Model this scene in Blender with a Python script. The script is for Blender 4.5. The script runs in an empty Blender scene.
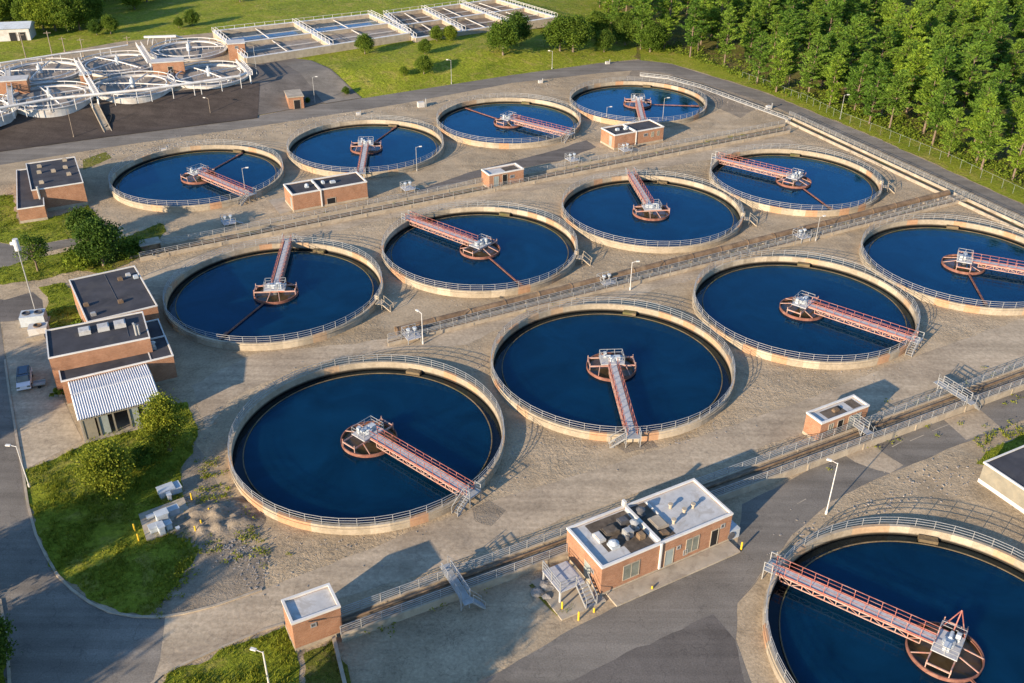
import bpy, math, random
from mathutils import Vector, Matrix, noise
from mathutils.geometry import tessellate_polygon
random.seed(7)
PI = math.pi; R = math.radians
sc = bpy.context.scene; COL = sc.collection
# ------------------------------------------------------------------ camera (solved from the tank rims: tanks are 34 m across)
W, H, FPX, PITCH, ROLL, CZ = 1024, 683, 954.58, 0.545784, 0.0079849, 72.99
cF = Vector((0, math.cos(PITCH), -math.sin(PITCH))); r0 = Vector((1, 0, 0)); u0 = Vector((0, math.sin(PITCH), math.cos(PITCH)))
cR = math.cos(ROLL)*r0 + math.sin(ROLL)*u0; cU = -math.sin(ROLL)*r0 + math.cos(ROLL)*u0
CP = Vector((0, 0, CZ))
cam = bpy.data.cameras.new('camera'); cam.lens = FPX/1024*36; cam.sensor_width = 36; cam.clip_end = 5000
co = bpy.data.objects.new('camera', cam); COL.objects.link(co)
M = Matrix((cR, cU, -cF)).transposed().to_4x4(); M.translation = CP; co.matrix_world = M; sc.camera = co
def at(px, py, z=0.0):
    d = cF + cR*((px-W/2)/FPX) - cU*((py-H/2)/FPX)
    return CP + d*((z-CZ)/d.z)
def height_to(b, ty):                       # height of an upright standing at b whose top shows at row ty
    k = (H/2-ty)/FPX; d = b-CP
    return (k*d.dot(cF)-d.dot(cU))/(cU.z-k*cF.z)
# ------------------------------------------------------------------ world, sun
SUN_AZ, SUN_EL = R(49), R(16)               # shadows run towards azimuth 49 deg (counted from +x)
w = bpy.data.worlds.new('World'); sc.world = w; w.use_nodes = True
nt = w.node_tree; sky = nt.nodes.new('ShaderNodeTexSky'); sky.sky_type = 'NISHITA'; sky.sun_disc = False
sky.sun_elevation = SUN_EL; sky.sun_rotation = R(90)-(SUN_AZ+PI); sky.air_density = 1.0; sky.dust_density = 0.15; sky.ozone_density = 4.0
nt.links.new(sky.outputs[0], nt.nodes['Background'].inputs[0]); nt.nodes['Background'].inputs[1].default_value = 0.135
sl = bpy.data.lights.new('sun', 'SUN'); sl.energy = 4.8; sl.angle = R(0.6); sl.color = (1.0, 0.81, 0.58)
so = bpy.data.objects.new('sun', sl); COL.objects.link(so)
ld = Vector((math.cos(SUN_AZ)*math.cos(SUN_EL), math.sin(SUN_AZ)*math.cos(SUN_EL), -math.sin(SUN_EL)))
so.rotation_euler = ld.to_track_quat('-Z', 'Y').to_euler(); so.location = (-60, -60, 60)
sc.view_settings.view_transform = 'Standard'; sc.view_settings.look = 'None'; sc.view_settings.gamma = 1
sc.view_settings.use_curve_mapping = False; sc.view_settings.exposure = 1.12
sc.cycles.max_bounces = 6; sc.cycles.transparent_max_bounces = 6; sc.cycles.caustics_reflective = False; sc.cycles.caustics_refractive = False
# ------------------------------------------------------------------ mesh builder
class MB:
    def __init__(s): s.v = []; s.f = []; s.m = []
    def add(s, vs, fs, mi=0):
        o = len(s.v); s.v += [tuple(p) for p in vs]; s.f += [tuple(i+o for i in f) for f in fs]; s.m += [mi]*len(fs)
    def frame8(s, c, ax, ay, az, mi=0):
        c = Vector(c); p = [c+i*ax+j*ay+k*az for k in (-1, 1) for i, j in ((-1, -1), (1, -1), (1, 1), (-1, 1))]
        s.add(p, [(3, 2, 1, 0), (4, 5, 6, 7), (0, 1, 5, 4), (1, 2, 6, 5), (2, 3, 7, 6), (3, 0, 4, 7)], mi)
    def box(s, x, y, z0, sx, sy, sz, a=0, mi=0):
        c, n = math.cos(a), math.sin(a)
        s.frame8((x, y, z0+sz/2), Vector((c, n, 0))*sx/2, Vector((-n, c, 0))*sy/2, Vector((0, 0, sz/2)), mi)
    def bar(s, p, q, wd, hh, mi=0):
        p = Vector(p); q = Vector(q); d = q-p
        if d.length < 1e-6: return
        up = Vector((0, 0, 1)); n = d.normalized()
        sd = n.cross(up)
        sd = Vector((1, 0, 0)) if sd.length < 1e-3 else sd.normalized()
        s.frame8((p+q)/2, d/2, sd*wd/2, sd.cross(n)*hh/2, mi)
    def tube(s, p, q, r, n=6, r2=None, mi=0, caps=True):
        p = Vector(p); q = Vector(q); d = (q-p)
        if d.length < 1e-6: return
        d.normalize(); a = d.orthogonal().normalized(); b = d.cross(a); r2 = r if r2 is None else r2
        vs = [p+(a*math.cos(2*PI*i/n)+b*math.sin(2*PI*i/n))*r for i in range(n)]+[q+(a*math.cos(2*PI*i/n)+b*math.sin(2*PI*i/n))*r2 for i in range(n)]
        fs = [(i, (i+1) % n, n+(i+1) % n, n+i) for i in range(n)]
        if caps: fs += [tuple(range(n))[::-1], tuple(range(n, 2*n))]
        s.add(vs, fs, mi)
    def path(s, pts, r, n=6, mi=0):
        for a, b in zip(pts, pts[1:]): s.tube(a, b, r, n, mi=mi)
    def ring(s, a, b, z0, z1, n=96, cx=0, cy=0, mi=0):
        vs = []
        for i in range(n):
            c, k = math.cos(2*PI*i/n), math.sin(2*PI*i/n)
            vs += [(cx+a*c, cy+a*k, z0), (cx+b*c, cy+b*k, z0), (cx+b*c, cy+b*k, z1), (cx+a*c, cy+a*k, z1)]
        fs = []
        for i in range(n):
            j = (i+1) % n
            for k in range(4): fs.append((4*i+k, 4*j+k, 4*j+(k+1) % 4, 4*i+(k+1) % 4))
        s.add(vs, [f[::-1] for f in fs], mi)
    def disc(s, r, z, n=96, cx=0, cy=0, mi=0):
        s.add([(cx+r*math.cos(2*PI*i/n), cy+r*math.sin(2*PI*i/n), z) for i in range(n)], [tuple(range(n))], mi)
    def annulus(s, a, b, z, n=96, mi=0):
        vs = []
        for i in range(n):
            c, k = math.cos(2*PI*i/n), math.sin(2*PI*i/n); vs += [(a*c, a*k, z), (b*c, b*k, z)]
        s.add(vs, [(2*i, 2*i+1, 2*((i+1) % n)+1, 2*((i+1) % n)) for i in range(n)], mi)
    def cyl(s, x, y, z0, z1, r, n=16, r2=None, mi=0): s.tube((x, y, z0), (x, y, z1), r, n, r2, mi)
    def prism(s, pts, z0, z1, mi=0):
        n = len(pts)
        if sum(pts[i][0]*pts[(i+1) % n][1]-pts[(i+1) % n][0]*pts[i][1] for i in range(n)) < 0: pts = pts[::-1]
        s.add([(p[0], p[1], z0) for p in pts]+[(p[0], p[1], z1) for p in pts],
              [tuple(range(n))[::-1], tuple(range(n, 2*n))]+[(i, (i+1) % n, n+(i+1) % n, n+i) for i in range(n)], mi)
    def build(s, name, mats, parent=None, smooth=False):
        if not isinstance(mats, (list, tuple)): mats = [mats]
        if parent is not None:
            off = Vector((0, 0, 0)); q = parent
            while q is not None: off += q.location; q = q.parent
        else:
            xs = [p[0] for p in s.v]; ys = [p[1] for p in s.v]
            off = Vector(((min(xs)+max(xs))/2, (min(ys)+max(ys))/2, min(p[2] for p in s.v)))
        me = bpy.data.meshes.new(name); me.from_pydata([(p[0]-off.x, p[1]-off.y, p[2]-off.z) for p in s.v], [], s.f)
        for m in mats: me.materials.append(m)
        if len(mats) > 1: me.polygons.foreach_set('material_index', s.m)
        if smooth: me.polygons.foreach_set('use_smooth', [True]*len(me.polygons))
        me.update()
        o = bpy.data.objects.new(name, me); COL.objects.link(o)
        if parent is not None: o.parent = parent
        else: o.location = off
        return o
def tag(o, label=None, cat=None, group=None, kind=None):
    for k, v in (('label', label), ('category', cat), ('group', group), ('kind', kind)):
        if v: o[k] = v
    return o
def thing(name, label, cat, loc=(0, 0, 0), group=None):
    o = bpy.data.objects.new(name, None); COL.objects.link(o); o.location = loc; o.empty_display_size = .5
    return tag(o, label, cat, group)
def dup(o, parent=None):
    c = o.copy(); COL.objects.link(c); c.parent = parent
    for ch in list(o.children): dup(ch, c)
    return c
def child(o, name):
    for c in o.children:
        if c.name.split('.')[0] == name: return c
def rail(mb, pts, h=1.1, sp=2.0, r=.03, n=3, closed=False):
    pts = [Vector(p) for p in pts]
    if closed: pts = pts+[pts[0]]
    for a, b in zip(pts, pts[1:]):
        L = (b-a).length; k = max(1, round(L/sp))
        for i in range(k): 
            p = a.lerp(b, i/k); mb.bar(p, p+Vector((0, 0, h)), 2.2*r, 2.2*r)
        for j in range(n):
            z = Vector((0, 0, h*(1-j/n*.95))); mb.bar(a+z, b+z, 2*r, 2*r)
    if not closed: mb.bar(pts[-1], pts[-1]+Vector((0, 0, h)), 2.2*r, 2.2*r)
# ------------------------------------------------------------------ materials
def lin(c): return (*c, 1)
def newmat(name):
    m = bpy.data.materials.new(name); m.use_nodes = True; nt = m.node_tree
    return m, nt, nt.nodes['Principled BSDF']
def nd(nt, t, **k):
    n = nt.nodes.new(t)
    for a, v in k.items(): setattr(n, a, v)
    return n
def noise_tex(nt, co, scale, detail=4, rough=.6, dist=0):
    n = nd(nt, 'ShaderNodeTexNoise'); n.inputs['Scale'].default_value = scale; n.inputs['Detail'].default_value = detail
    n.inputs['Roughness'].default_value = rough; n.inputs['Distortion'].default_value = dist; nt.links.new(co, n.inputs['Vector']); return n.outputs['Fac']
def ramp(nt, fac, stops, interp='LINEAR'):
    r = nd(nt, 'ShaderNodeValToRGB'); r.color_ramp.interpolation = interp
    e = r.color_ramp.elements
    while len(e) < len(stops): e.new(.5)
    for x, (p, c) in zip(e, stops): x.position = p; x.color = lin(c) if len(c) == 3 else c
    nt.links.new(fac, r.inputs[0]); return r.outputs[0]
def mix(nt, fac, a, b, mode='MIX'):
    m = nd(nt, 'ShaderNodeMix', data_type='RGBA', blend_type=mode)
    for v, i in ((fac, 0), (a, 6), (b, 7)):
        if isinstance(v, (int, float)): m.inputs[i].default_value = v
        elif isinstance(v, tuple): m.inputs[i].default_value = lin(v)
        else: nt.links.new(v, m.inputs[i])
    return m.outputs[2]
def coords(nt, rnd=True):
    t = nd(nt, 'ShaderNodeTexCoord')
    if not rnd: return t.outputs['Object']
    oi = nd(nt, 'ShaderNodeObjectInfo'); ml = nd(nt, 'ShaderNodeMath', operation='MULTIPLY'); ml.inputs[1].default_value = 97
    nt.links.new(oi.outputs['Random'], ml.inputs[0])
    va = nd(nt, 'ShaderNodeVectorMath', operation='ADD'); nt.links.new(t.outputs['Object'], va.inputs[0]); nt.links.new(ml.outputs[0], va.inputs[1])
    return va.outputs[0]
def bump(nt, fac, strength, dist, bs, prev=None):
    b = nd(nt, 'ShaderNodeBump'); b.inputs['Strength'].default_value = strength; b.inputs['Distance'].default_value = dist
    nt.links.new(fac, b.inputs['Height'])
    if prev is not None: nt.links.new(prev, b.inputs['Normal'])
    if bs is not None: nt.links.new(b.outputs[0], bs.inputs['Normal'])
    return b.outputs[0]
def mat(name, col, rough=.8, var=.25, scale=1.5, metal=0, dirt=None, dirt_amt=.5, bmp=0, spec=.3, dscale=.5):
    m, nt, bs = newmat(name); co = coords(nt)
    f = noise_tex(nt, co, scale, 5); lo = tuple(c*(1-var) for c in col); hi = tuple(min(1, c*(1+var)) for c in col)
    c = ramp(nt, f, [(.3, lo), (.7, hi)])
    if dirt:
        g = ramp(nt, noise_tex(nt, co, dscale, 6, .7, .6), [(.5, (0, 0, 0)), (.62, (dirt_amt,)*3)]); c = mix(nt, g, c, dirt)
    nt.links.new(c, bs.inputs['Base Color'])
    bs.inputs['Roughness'].default_value = rough; bs.inputs['Metallic'].default_value = metal; bs.inputs['Specular IOR Level'].default_value = spec
    if bmp: bump(nt, noise_tex(nt, co, scale*6, 4), 1, bmp, bs)
    return m
def ground_like(name, cols, big=.03, mid=.25, fine=3.0, bd=.12, cracks=True, rub=0.0, dark=(.16, .13, .095)):
    m, nt, bs = newmat(name); co = coords(nt, False)
    f1 = noise_tex(nt, co, big, 6, .62, .8); c1 = ramp(nt, f1, [(.32, cols[0]), (.5, cols[1]), (.68, cols[2])])
    f2 = noise_tex(nt, co, mid, 7, .68, .6); c2 = ramp(nt, f2, [(.33, (.80, .79, .78)), (.62, (1.08, 1.07, 1.06))]); c = mix(nt, 1.0, c1, c2, 'MULTIPLY')
    f3 = noise_tex(nt, co, fine, 5, .7); c3 = ramp(nt, f3, [(.3, (.66, .65, .63)), (.7, (1.25, 1.25, 1.25))]); c = mix(nt, .8, c, c3, 'MULTIPLY')
    mp = nd(nt, 'ShaderNodeMapping'); mp.inputs['Rotation'].default_value = (0, 0, R(-28.2)); mp.inputs['Scale'].default_value = (.012, .6, 1); nt.links.new(co, mp.inputs['Vector'])
    c = mix(nt, .4 if rub else .8, c, ramp(nt, noise_tex(nt, mp.outputs[0], 1, 4, .6, .3), [(.35, (.80, .79, .77)), (.65, (1.15, 1.14, 1.12))]), 'MULTIPLY')
    f5 = noise_tex(nt, co, mid*.45, 8, .75, 1.6); g = ramp(nt, f5, [(.58, (0, 0, 0)), (.70, (.5,)*3)]); c = mix(nt, g, c, dark)
    if cracks:
        v = nd(nt, 'ShaderNodeTexVoronoi', feature='DISTANCE_TO_EDGE'); v.inputs['Scale'].default_value = .16
        wv = nd(nt, 'ShaderNodeVectorMath', operation='ADD'); nz = nd(nt, 'ShaderNodeTexNoise'); nz.inputs['Scale'].default_value = .5; nz.inputs['Detail'].default_value = 5
        sc_ = nd(nt, 'ShaderNodeVectorMath', operation='SCALE'); sc_.inputs[3].default_value = 5
        nt.links.new(co, nz.inputs['Vector']); nt.links.new(nz.outputs['Color'], sc_.inputs[0]); nt.links.new(co, wv.inputs[0]); nt.links.new(sc_.outputs[0], wv.inputs[1]); nt.links.new(wv.outputs[0], v.inputs['Vector'])
        k = ramp(nt, v.outputs['Distance'], [(.004, (.28,)*3), (.013, (0, 0, 0))]); c = mix(nt, k, c, tuple(d*.6 for d in dark))
    if rub:
        fr_ = noise_tex(nt, co, .55, 7, .62, 1.8); sb = nd(nt, 'ShaderNodeMath', operation='SUBTRACT'); sb.inputs[1].default_value = .5; ab = nd(nt, 'ShaderNodeMath', operation='ABSOLUTE')
        nt.links.new(fr_, sb.inputs[0]); nt.links.new(sb.outputs[0], ab.inputs[0]); k = ramp(nt, ab.outputs[0], [(.003, (.6,)*3), (.014, (0, 0, 0))])
        mk2 = ramp(nt, noise_tex(nt, co, .11, 4), [(.45, (0, 0, 0)), (.6, (1, 1, 1))]); c = mix(nt, mix(nt, 1, k, mk2, 'MULTIPLY'), c, tuple(d*.75 for d in dark))
    nt.links.new(c, bs.inputs['Base Color']); bs.inputs['Roughness'].default_value = .95; bs.inputs['Specular IOR Level'].default_value = .15
    b = bump(nt, f3, .8, bd*.5, None)
    fm = noise_tex(nt, co, fine*.33, 6, .7, 1.2)
    if rub:
        mk = ramp(nt, noise_tex(nt, co, .05, 3), [(.42, (0, 0, 0)), (.6, (1, 1, 1))]); mm = nd(nt, 'ShaderNodeMath', operation='MULTIPLY'); nt.links.new(fm, mm.inputs[0]); nt.links.new(mk, mm.inputs[1]); fm = mm.outputs[0]
    bump(nt, fm, 1, bd*(1+rub), bs, b)
    return m
G = {}
G['ground'] = ground_like('tan_gravel_ground', [(.33, .26, .172), (.40, .318, .215), (.45, .362, .25)], bd=.12, rub=1.5)
G['path'] = ground_like('worn_concrete_path', [(.34, .275, .20), (.43, .355, .26), (.48, .405, .30)], big=.05, mid=.15, fine=2, bd=.03, dark=(.2, .165, .13))
G['asphalt'] = ground_like('worn_asphalt', [(.165, .15, .132), (.20, .183, .16), (.24, .218, .19)], big=.05, mid=.12, fine=6, bd=.02, dark=(.085, .08, .075))
G['dark'] = ground_like('dark_asphalt', [(.125, .114, .106), (.152, .138, .126), (.185, .166, .15)], big=.05, mid=.12, fine=6, bd=.02, dark=(.055, .05, .05))
G['bank'] = ground_like('bank_lining', [(.062, .05, .045), (.075, .062, .055), (.095, .078, .068)], big=.05, mid=.2, fine=4, bd=.03, dark=(.04, .034, .032))
G['dirt'] = ground_like('dark_dirt', [(.22, .185, .145), (.28, .235, .18), (.33, .275, .21)], big=.1, mid=.4, fine=4, bd=.15, cracks=False)
def lawn_mat(name, a, b, c, dry):
    m, nt, bs = newmat(name); co = coords(nt, False)
    k = ramp(nt, noise_tex(nt, co, .07, 6, .65, .6), [(.3, a), (.5, b), (.7, c)])
    k = mix(nt, ramp(nt, noise_tex(nt, co, .22, 7, .72, 1), [(.50, (0, 0, 0)), (.64, (.8,)*3)]), k, dry)
    k = mix(nt, .9, k, ramp(nt, noise_tex(nt, co, 1.6, 6, .75), [(.3, (.38,)*3), (.7, (1.45,)*3)]), 'MULTIPLY')
    nt.links.new(k, bs.inputs['Base Color']); bs.inputs['Roughness'].default_value = .9; bs.inputs['Specular IOR Level'].default_value = .1
    b1 = bump(nt, noise_tex(nt, co, 6, 4, .7), 1, .22, None); bump(nt, noise_tex(nt, co, .9, 5, .6), 1, .3, bs, b1); return m
G['lawn'] = lawn_mat('lawn_grass', (.15, .19, .016), (.215, .25, .022), (.27, .28, .03), (.33, .28, .07))
G['verge'] = lawn_mat('rough_verge_grass', (.10, .125, .02), (.17, .17, .03), (.24, .20, .07), (.30, .23, .10))
G['floor'] = lawn_mat('forest_floor', (.09, .11, .018), (.14, .14, .03), (.18, .14, .055), (.15, .10, .05))
def brick_mat():
    m, nt, bs = newmat('orange_brick'); t = nd(nt, 'ShaderNodeTexCoord'); sp = nd(nt, 'ShaderNodeSeparateXYZ'); nt.links.new(t.outputs['Object'], sp.inputs[0])
    ad = nd(nt, 'ShaderNodeMath', operation='ADD'); nt.links.new(sp.outputs[0], ad.inputs[0]); nt.links.new(sp.outputs[1], ad.inputs[1])
    cb = nd(nt, 'ShaderNodeCombineXYZ'); nt.links.new(ad.outputs[0], cb.inputs[0]); nt.links.new(sp.outputs[2], cb.inputs[1])
    b = nd(nt, 'ShaderNodeTexBrick'); nt.links.new(cb.outputs[0], b.inputs['Vector'])
    b.inputs['Color1'].default_value = lin((.35, .172, .095)); b.inputs['Color2'].default_value = lin((.28, .13, .07)); b.inputs['Mortar'].default_value = lin((.36, .27, .2))
    b.inputs['Scale'].default_value = 1; b.inputs['Brick Width'].default_value = .3; b.inputs['Row Height'].default_value = .1; b.inputs['Mortar Size'].default_value = .008
    co = coords(nt); c = mix(nt, .8, b.outputs[0], ramp(nt, noise_tex(nt, co, .6, 6, .7), [(.3, (.72, .7, .68)), (.7, (1.2, 1.2, 1.2))]), 'MULTIPLY')
    nt.links.new(c, bs.inputs['Base Color']); bs.inputs['Roughness'].default_value = .9; bs.inputs['Specular IOR Level'].default_value = .15
    return m
G['brick'] = brick_mat()
def tankwall_mat():
    m, nt, bs = newmat('tank_concrete'); t = nd(nt, 'ShaderNodeTexCoord'); co = coords(nt)
    base = ramp(nt, noise_tex(nt, co, .5, 6, .7), [(.3, (.28, .235, .175)), (.7, (.41, .35, .265))])
    # blocks round the wall: angle snapped to panels, a random tint each
    sp = nd(nt, 'ShaderNodeSeparateXYZ'); nt.links.new(t.outputs['Object'], sp.inputs[0])
    an = nd(nt, 'ShaderNodeMath', operation='ARCTAN2'); nt.links.new(sp.outputs[1], an.inputs[0]); nt.links.new(sp.outputs[0], an.inputs[1])
    sn = nd(nt, 'ShaderNodeMath', operation='SNAP'); sn.inputs[1].default_value = .13; nt.links.new(an.outputs[0], sn.inputs[0])
    oi = nd(nt, 'ShaderNodeObjectInfo'); ad = nd(nt, 'ShaderNodeMath', operation='ADD'); nt.links.new(sn.outputs[0], ad.inputs[0]); nt.links.new(oi.outputs['Random'], ad.inputs[1])
    wn = nd(nt, 'ShaderNodeTexWhiteNoise', noise_dimensions='1D'); nt.links.new(ad.outputs[0], wn.inputs['W'])
    tint = ramp(nt, wn.outputs['Value'], [(0, (.44, .24, .13)), (.10, (.45, .30, .18)), (.2, (.48, .41, .31)), (.32, (.34, .285, .21))], 'CONSTANT')
    sel = ramp(nt, wn.outputs['Value'], [(0, (.75,)*3), (.32, (0, 0, 0))], 'CONSTANT')
    c = mix(nt, sel, base, tint)
    v = noise_tex(nt, co, 2.2, 5, .7); c = mix(nt, .7, c, ramp(nt, v, [(.3, (.7, .68, .64)), (.7, (1.15,)*3)]), 'MULTIPLY')
    # dark band just above the water on the inside
    dk = ramp(nt, sp.outputs[2], [(.18, (1, 1, 1)), (.42, (0, 0, 0))]); ln = nd(nt, 'ShaderNodeVectorMath', operation='LENGTH')
    cb = nd(nt, 'ShaderNodeCombineXYZ'); nt.links.new(sp.outputs[0], cb.inputs[0]); nt.links.new(sp.outputs[1], cb.inputs[1]); nt.links.new(cb.outputs[0], ln.inputs[0])
    lt = nd(nt, 'ShaderNodeMath', operation='LESS_THAN'); lt.inputs[1].default_value = 16.8; nt.links.new(ln.outputs['Value'], lt.inputs[0])
    mm = nd(nt, 'ShaderNodeMath', operation='MULTIPLY'); nt.links.new(dk, mm.inputs[0]); nt.links.new(lt.outputs[0], mm.inputs[1])
    c = mix(nt, mm.outputs[0], c, (.03, .026, .02))
    nt.links.new(c, bs.inputs['Base Color']); bs.inputs['Roughness'].default_value = .9; bs.inputs['Specular IOR Level'].default_value = .2
    bump(nt, v, .6, .03, bs); return m
G['tank'] = tankwall_mat()
def water_mat(name, col, rough=.05, bd=.012, scale=1.2, tint=(.55, .78, 1.0)):
    m, nt, bs = newmat(name); co = coords(nt)
    c = ramp(nt, noise_tex(nt, co, .1, 6, .62, 1.2), [(.3, tuple(x*.65 for x in col)), (.7, tuple(x*1.4 for x in col))])
    nt.links.new(c, bs.inputs['Base Color']); bs.inputs['Roughness'].default_value = .5; bs.inputs['Specular IOR Level'].default_value = 0
    bs.subsurface_method = 'BURLEY'; bs.inputs['Subsurface Weight'].default_value = 1; bs.inputs['Subsurface Radius'].default_value = (1.5, 2.5, 3.0); bs.inputs['Subsurface Scale'].default_value = 1.0
    b = bump(nt, noise_tex(nt, co, scale, 3, .5), 1, bd, bs)
    gl = nd(nt, 'ShaderNodeBsdfGlossy'); gl.inputs['Color'].default_value = lin(tint); gl.inputs['Roughness'].default_value = rough; nt.links.new(b, gl.inputs['Normal'])
    fr = nd(nt, 'ShaderNodeFresnel'); fr.inputs['IOR'].default_value = 1.36; nt.links.new(b, fr.inputs['Normal'])
    ms = nd(nt, 'ShaderNodeMixShader'); nt.links.new(fr.outputs[0], ms.inputs[0]); nt.links.new(bs.outputs[0], ms.inputs[1]); nt.links.new(gl.outputs[0], ms.inputs[2])
    nt.links.new(ms.outputs[0], nt.nodes['Material Output'].inputs[0]); return m
G['water'] = water_mat('dark_blue_water', (.0011, .017, .040), tint=(.30, .66, 1.0))
G['launder'] = water_mat('launder_water', (.004, .006, .008))
G['well'] = water_mat('brown_well_water', (.075, .055, .03), .1)
G['murk'] = water_mat('grey_basin_water', (.06, .07, .09), .08)
G['metal'] = mat('galvanised_steel', (.36, .36, .35), .55, .15, 2, .3)
G['grey'] = mat('grey_walkway_grating', (.40, .40, .41), .7, .2, 3)
G['white'] = mat('weathered_white_paint', (.58, .57, .55), .6, .08, 1, dirt=(.42, .36, .29), dirt_amt=.5)
G['trim'] = mat('white_coping', (.60, .58, .54), .7, .08, 1, dirt=(.5, .44, .36), dirt_amt=.4)
G['red'] = mat('faded_red_paint', (.31, .105, .08), .65, .25, 1.2, dirt=(.44, .27, .22), dirt_amt=.6, dscale=.9)
G['rustred'] = mat('rusted_red_steel', (.20, .085, .06), .8, .35, 1.5, dirt=(.30, .17, .12), dirt_amt=.6, dscale=1)
G['pink'] = mat('sunlit_tint_red_paint', (.40, .26, .21), .7, .2, 1.5, dirt=(.45, .14, .08), dirt_amt=.7, dscale=1.2)  # pale look of sunlit red truss steel, put into the base colour
G['rust'] = mat('rust_brown_pipe', (.15, .10, .062), .9, .35, .8, dirt=(.28, .2, .12), dirt_amt=.6)
G['concrete'] = mat('pale_concrete', (.37, .31, .23), .9, .18, .8, dirt=(.24, .19, .14), dirt_amt=.5, bmp=.02)
G['slab'] = mat('stained_concrete_slab', (.36, .31, .24), .9, .22, .4, dirt=(.2, .16, .12), dirt_amt=.55, bmp=.01)
G['sludge'] = mat('sludge_channel_floor', (.15, .11, .062), .9, .4, .5, dirt=(.09, .1, .025), dirt_amt=.6, bmp=.08, dscale=.2)
G['roof'] = mat('dark_roof_membrane', (.045, .045, .052), .9, .3, .4, dirt=(.075, .07, .068), dirt_amt=.5, dscale=.3)
G['gravelroof'] = mat('brown_roof_gravel', (.085, .068, .052), 1, .4, 1.5, dirt=(.16, .13, .10), dirt_amt=.6)
G['whiteroof'] = mat('pale_roof_sheet', (.45, .445, .43), .7, .18, .5, dirt=(.27, .235, .19), dirt_amt=.55)
G['ponded'] = mat('damp_roof_patch', (.16, .13, .10), .6, .4, 1)
G['corr'] = mat('white_corrugated_sheet', (.66, .66, .66), .45, .08, .8, .1)
G['cream'] = mat('cream_render', (.22, .20, .155), .9, .12, .8, dirt=(.33, .28, .2), dirt_amt=.4)
G['greypanel'] = mat('grey_green_panel', (.26, .29, .27), .6, .15, 1)
G['black'] = mat('dark_opening', (.012, .012, .013), .6, .2)
G['glass'] = mat('dark_window_glass', (.16, .17, .14), .15, .3, 1, spec=.6)
G['yellow'] = mat('yellow_safety_paint', (.62, .40, .03), .6, .15, 2)
G['unit'] = mat('pale_blue_grey_steel', (.42, .46, .49), .5, .12, 1.2, dirt=(.3, .29, .27), dirt_amt=.4)
G['unitdark'] = mat('dark_steel', (.09, .09, .095), .6, .3)
G['whitec'] = mat('white_tank_concrete', (.46, .45, .43), .85, .12, .6, dirt=(.36, .31, .26), dirt_amt=.6, dscale=.4)
G['bed'] = mat('grey_brown_filter_bed', (.26, .22, .18), .95, .3, .5, dirt=(.15, .15, .15), dirt_amt=.6, bmp=.1, dscale=.3)
G['mud'] = mat('brown_drying_bed', (.19, .145, .105), .95, .3, .25, dirt=(.11, .085, .07), dirt_amt=.6, bmp=.08, dscale=.12)
G['wood'] = mat('grey_pole_wood', (.26, .21, .16), .9, .25, 2)
G['bark'] = mat('pine_bark', (.17, .125, .09), .95, .35, 2, bmp=.04)
G['greybark'] = mat('grey_bark', (.17, .135, .10), .95, .35, 2, bmp=.04)
G['carblue'] = mat('blue_car_paint', (.025, .05, .09), .2, .1, 1, spec=.5)
G['carwhite'] = mat('white_car_paint', (.70, .71, .72), .3, .05, 1, spec=.5)
G['tyre'] = mat('black_rubber', (.02, .02, .02), .8, .2)
G['rock'] = mat('pale_boulder', (.30, .27, .24), .95, .25, 1.5, bmp=.1)
def leaf_mat(name, a, b, tr=.35):
    m, nt, bs = newmat(name); g = nd(nt, 'ShaderNodeNewGeometry'); oi = nd(nt, 'ShaderNodeObjectInfo'); co = coords(nt)
    c = ramp(nt, g.outputs['Random Per Island'], [(0, a), (1, b)])
    c = mix(nt, 1, c, ramp(nt, oi.outputs['Random'], [(0, (.62, .74, .72)), (.5, (1, 1, 1)), (1, (1.35, 1.22, .9))]), 'MULTIPLY')
    c = mix(nt, .8, c, ramp(nt, noise_tex(nt, co, .55, 3), [(.35, (.65, .7, .7)), (.65, (1.25, 1.2, 1.1))]), 'MULTIPLY')
    bs.inputs['Roughness'].default_value = .7; bs.inputs['Specular IOR Level'].default_value = .15
    nt.links.new(c, bs.inputs['Base Color'])
    t = nd(nt, 'ShaderNodeBsdfTranslucent'); nt.links.new(c, t.inputs[0]); ms = nd(nt, 'ShaderNodeMixShader'); ms.inputs[0].default_value = tr
    nt.links.new(bs.outputs[0], ms.inputs[1]); nt.links.new(t.outputs[0], ms.inputs[2]); nt.links.new(ms.outputs[0], nt.nodes['Material Output'].inputs[0]); return m
G['pine'] = leaf_mat('pine_needles', (.08, .16, .02), (.205, .31, .042))
G['leaf'] = leaf_mat('broad_leaves', (.08, .135, .015), (.19, .25, .03))
G['leafdark'] = leaf_mat('dark_broad_leaves', (.045, .092, .013), (.115, .175, .025))
G['leafyel'] = leaf_mat('yellow_green_leaves', (.11, .15, .014), (.23, .26, .03))
G['blade'] = leaf_mat('grass_blades', (.11, .155, .014), (.25, .27, .035), .3)
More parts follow.
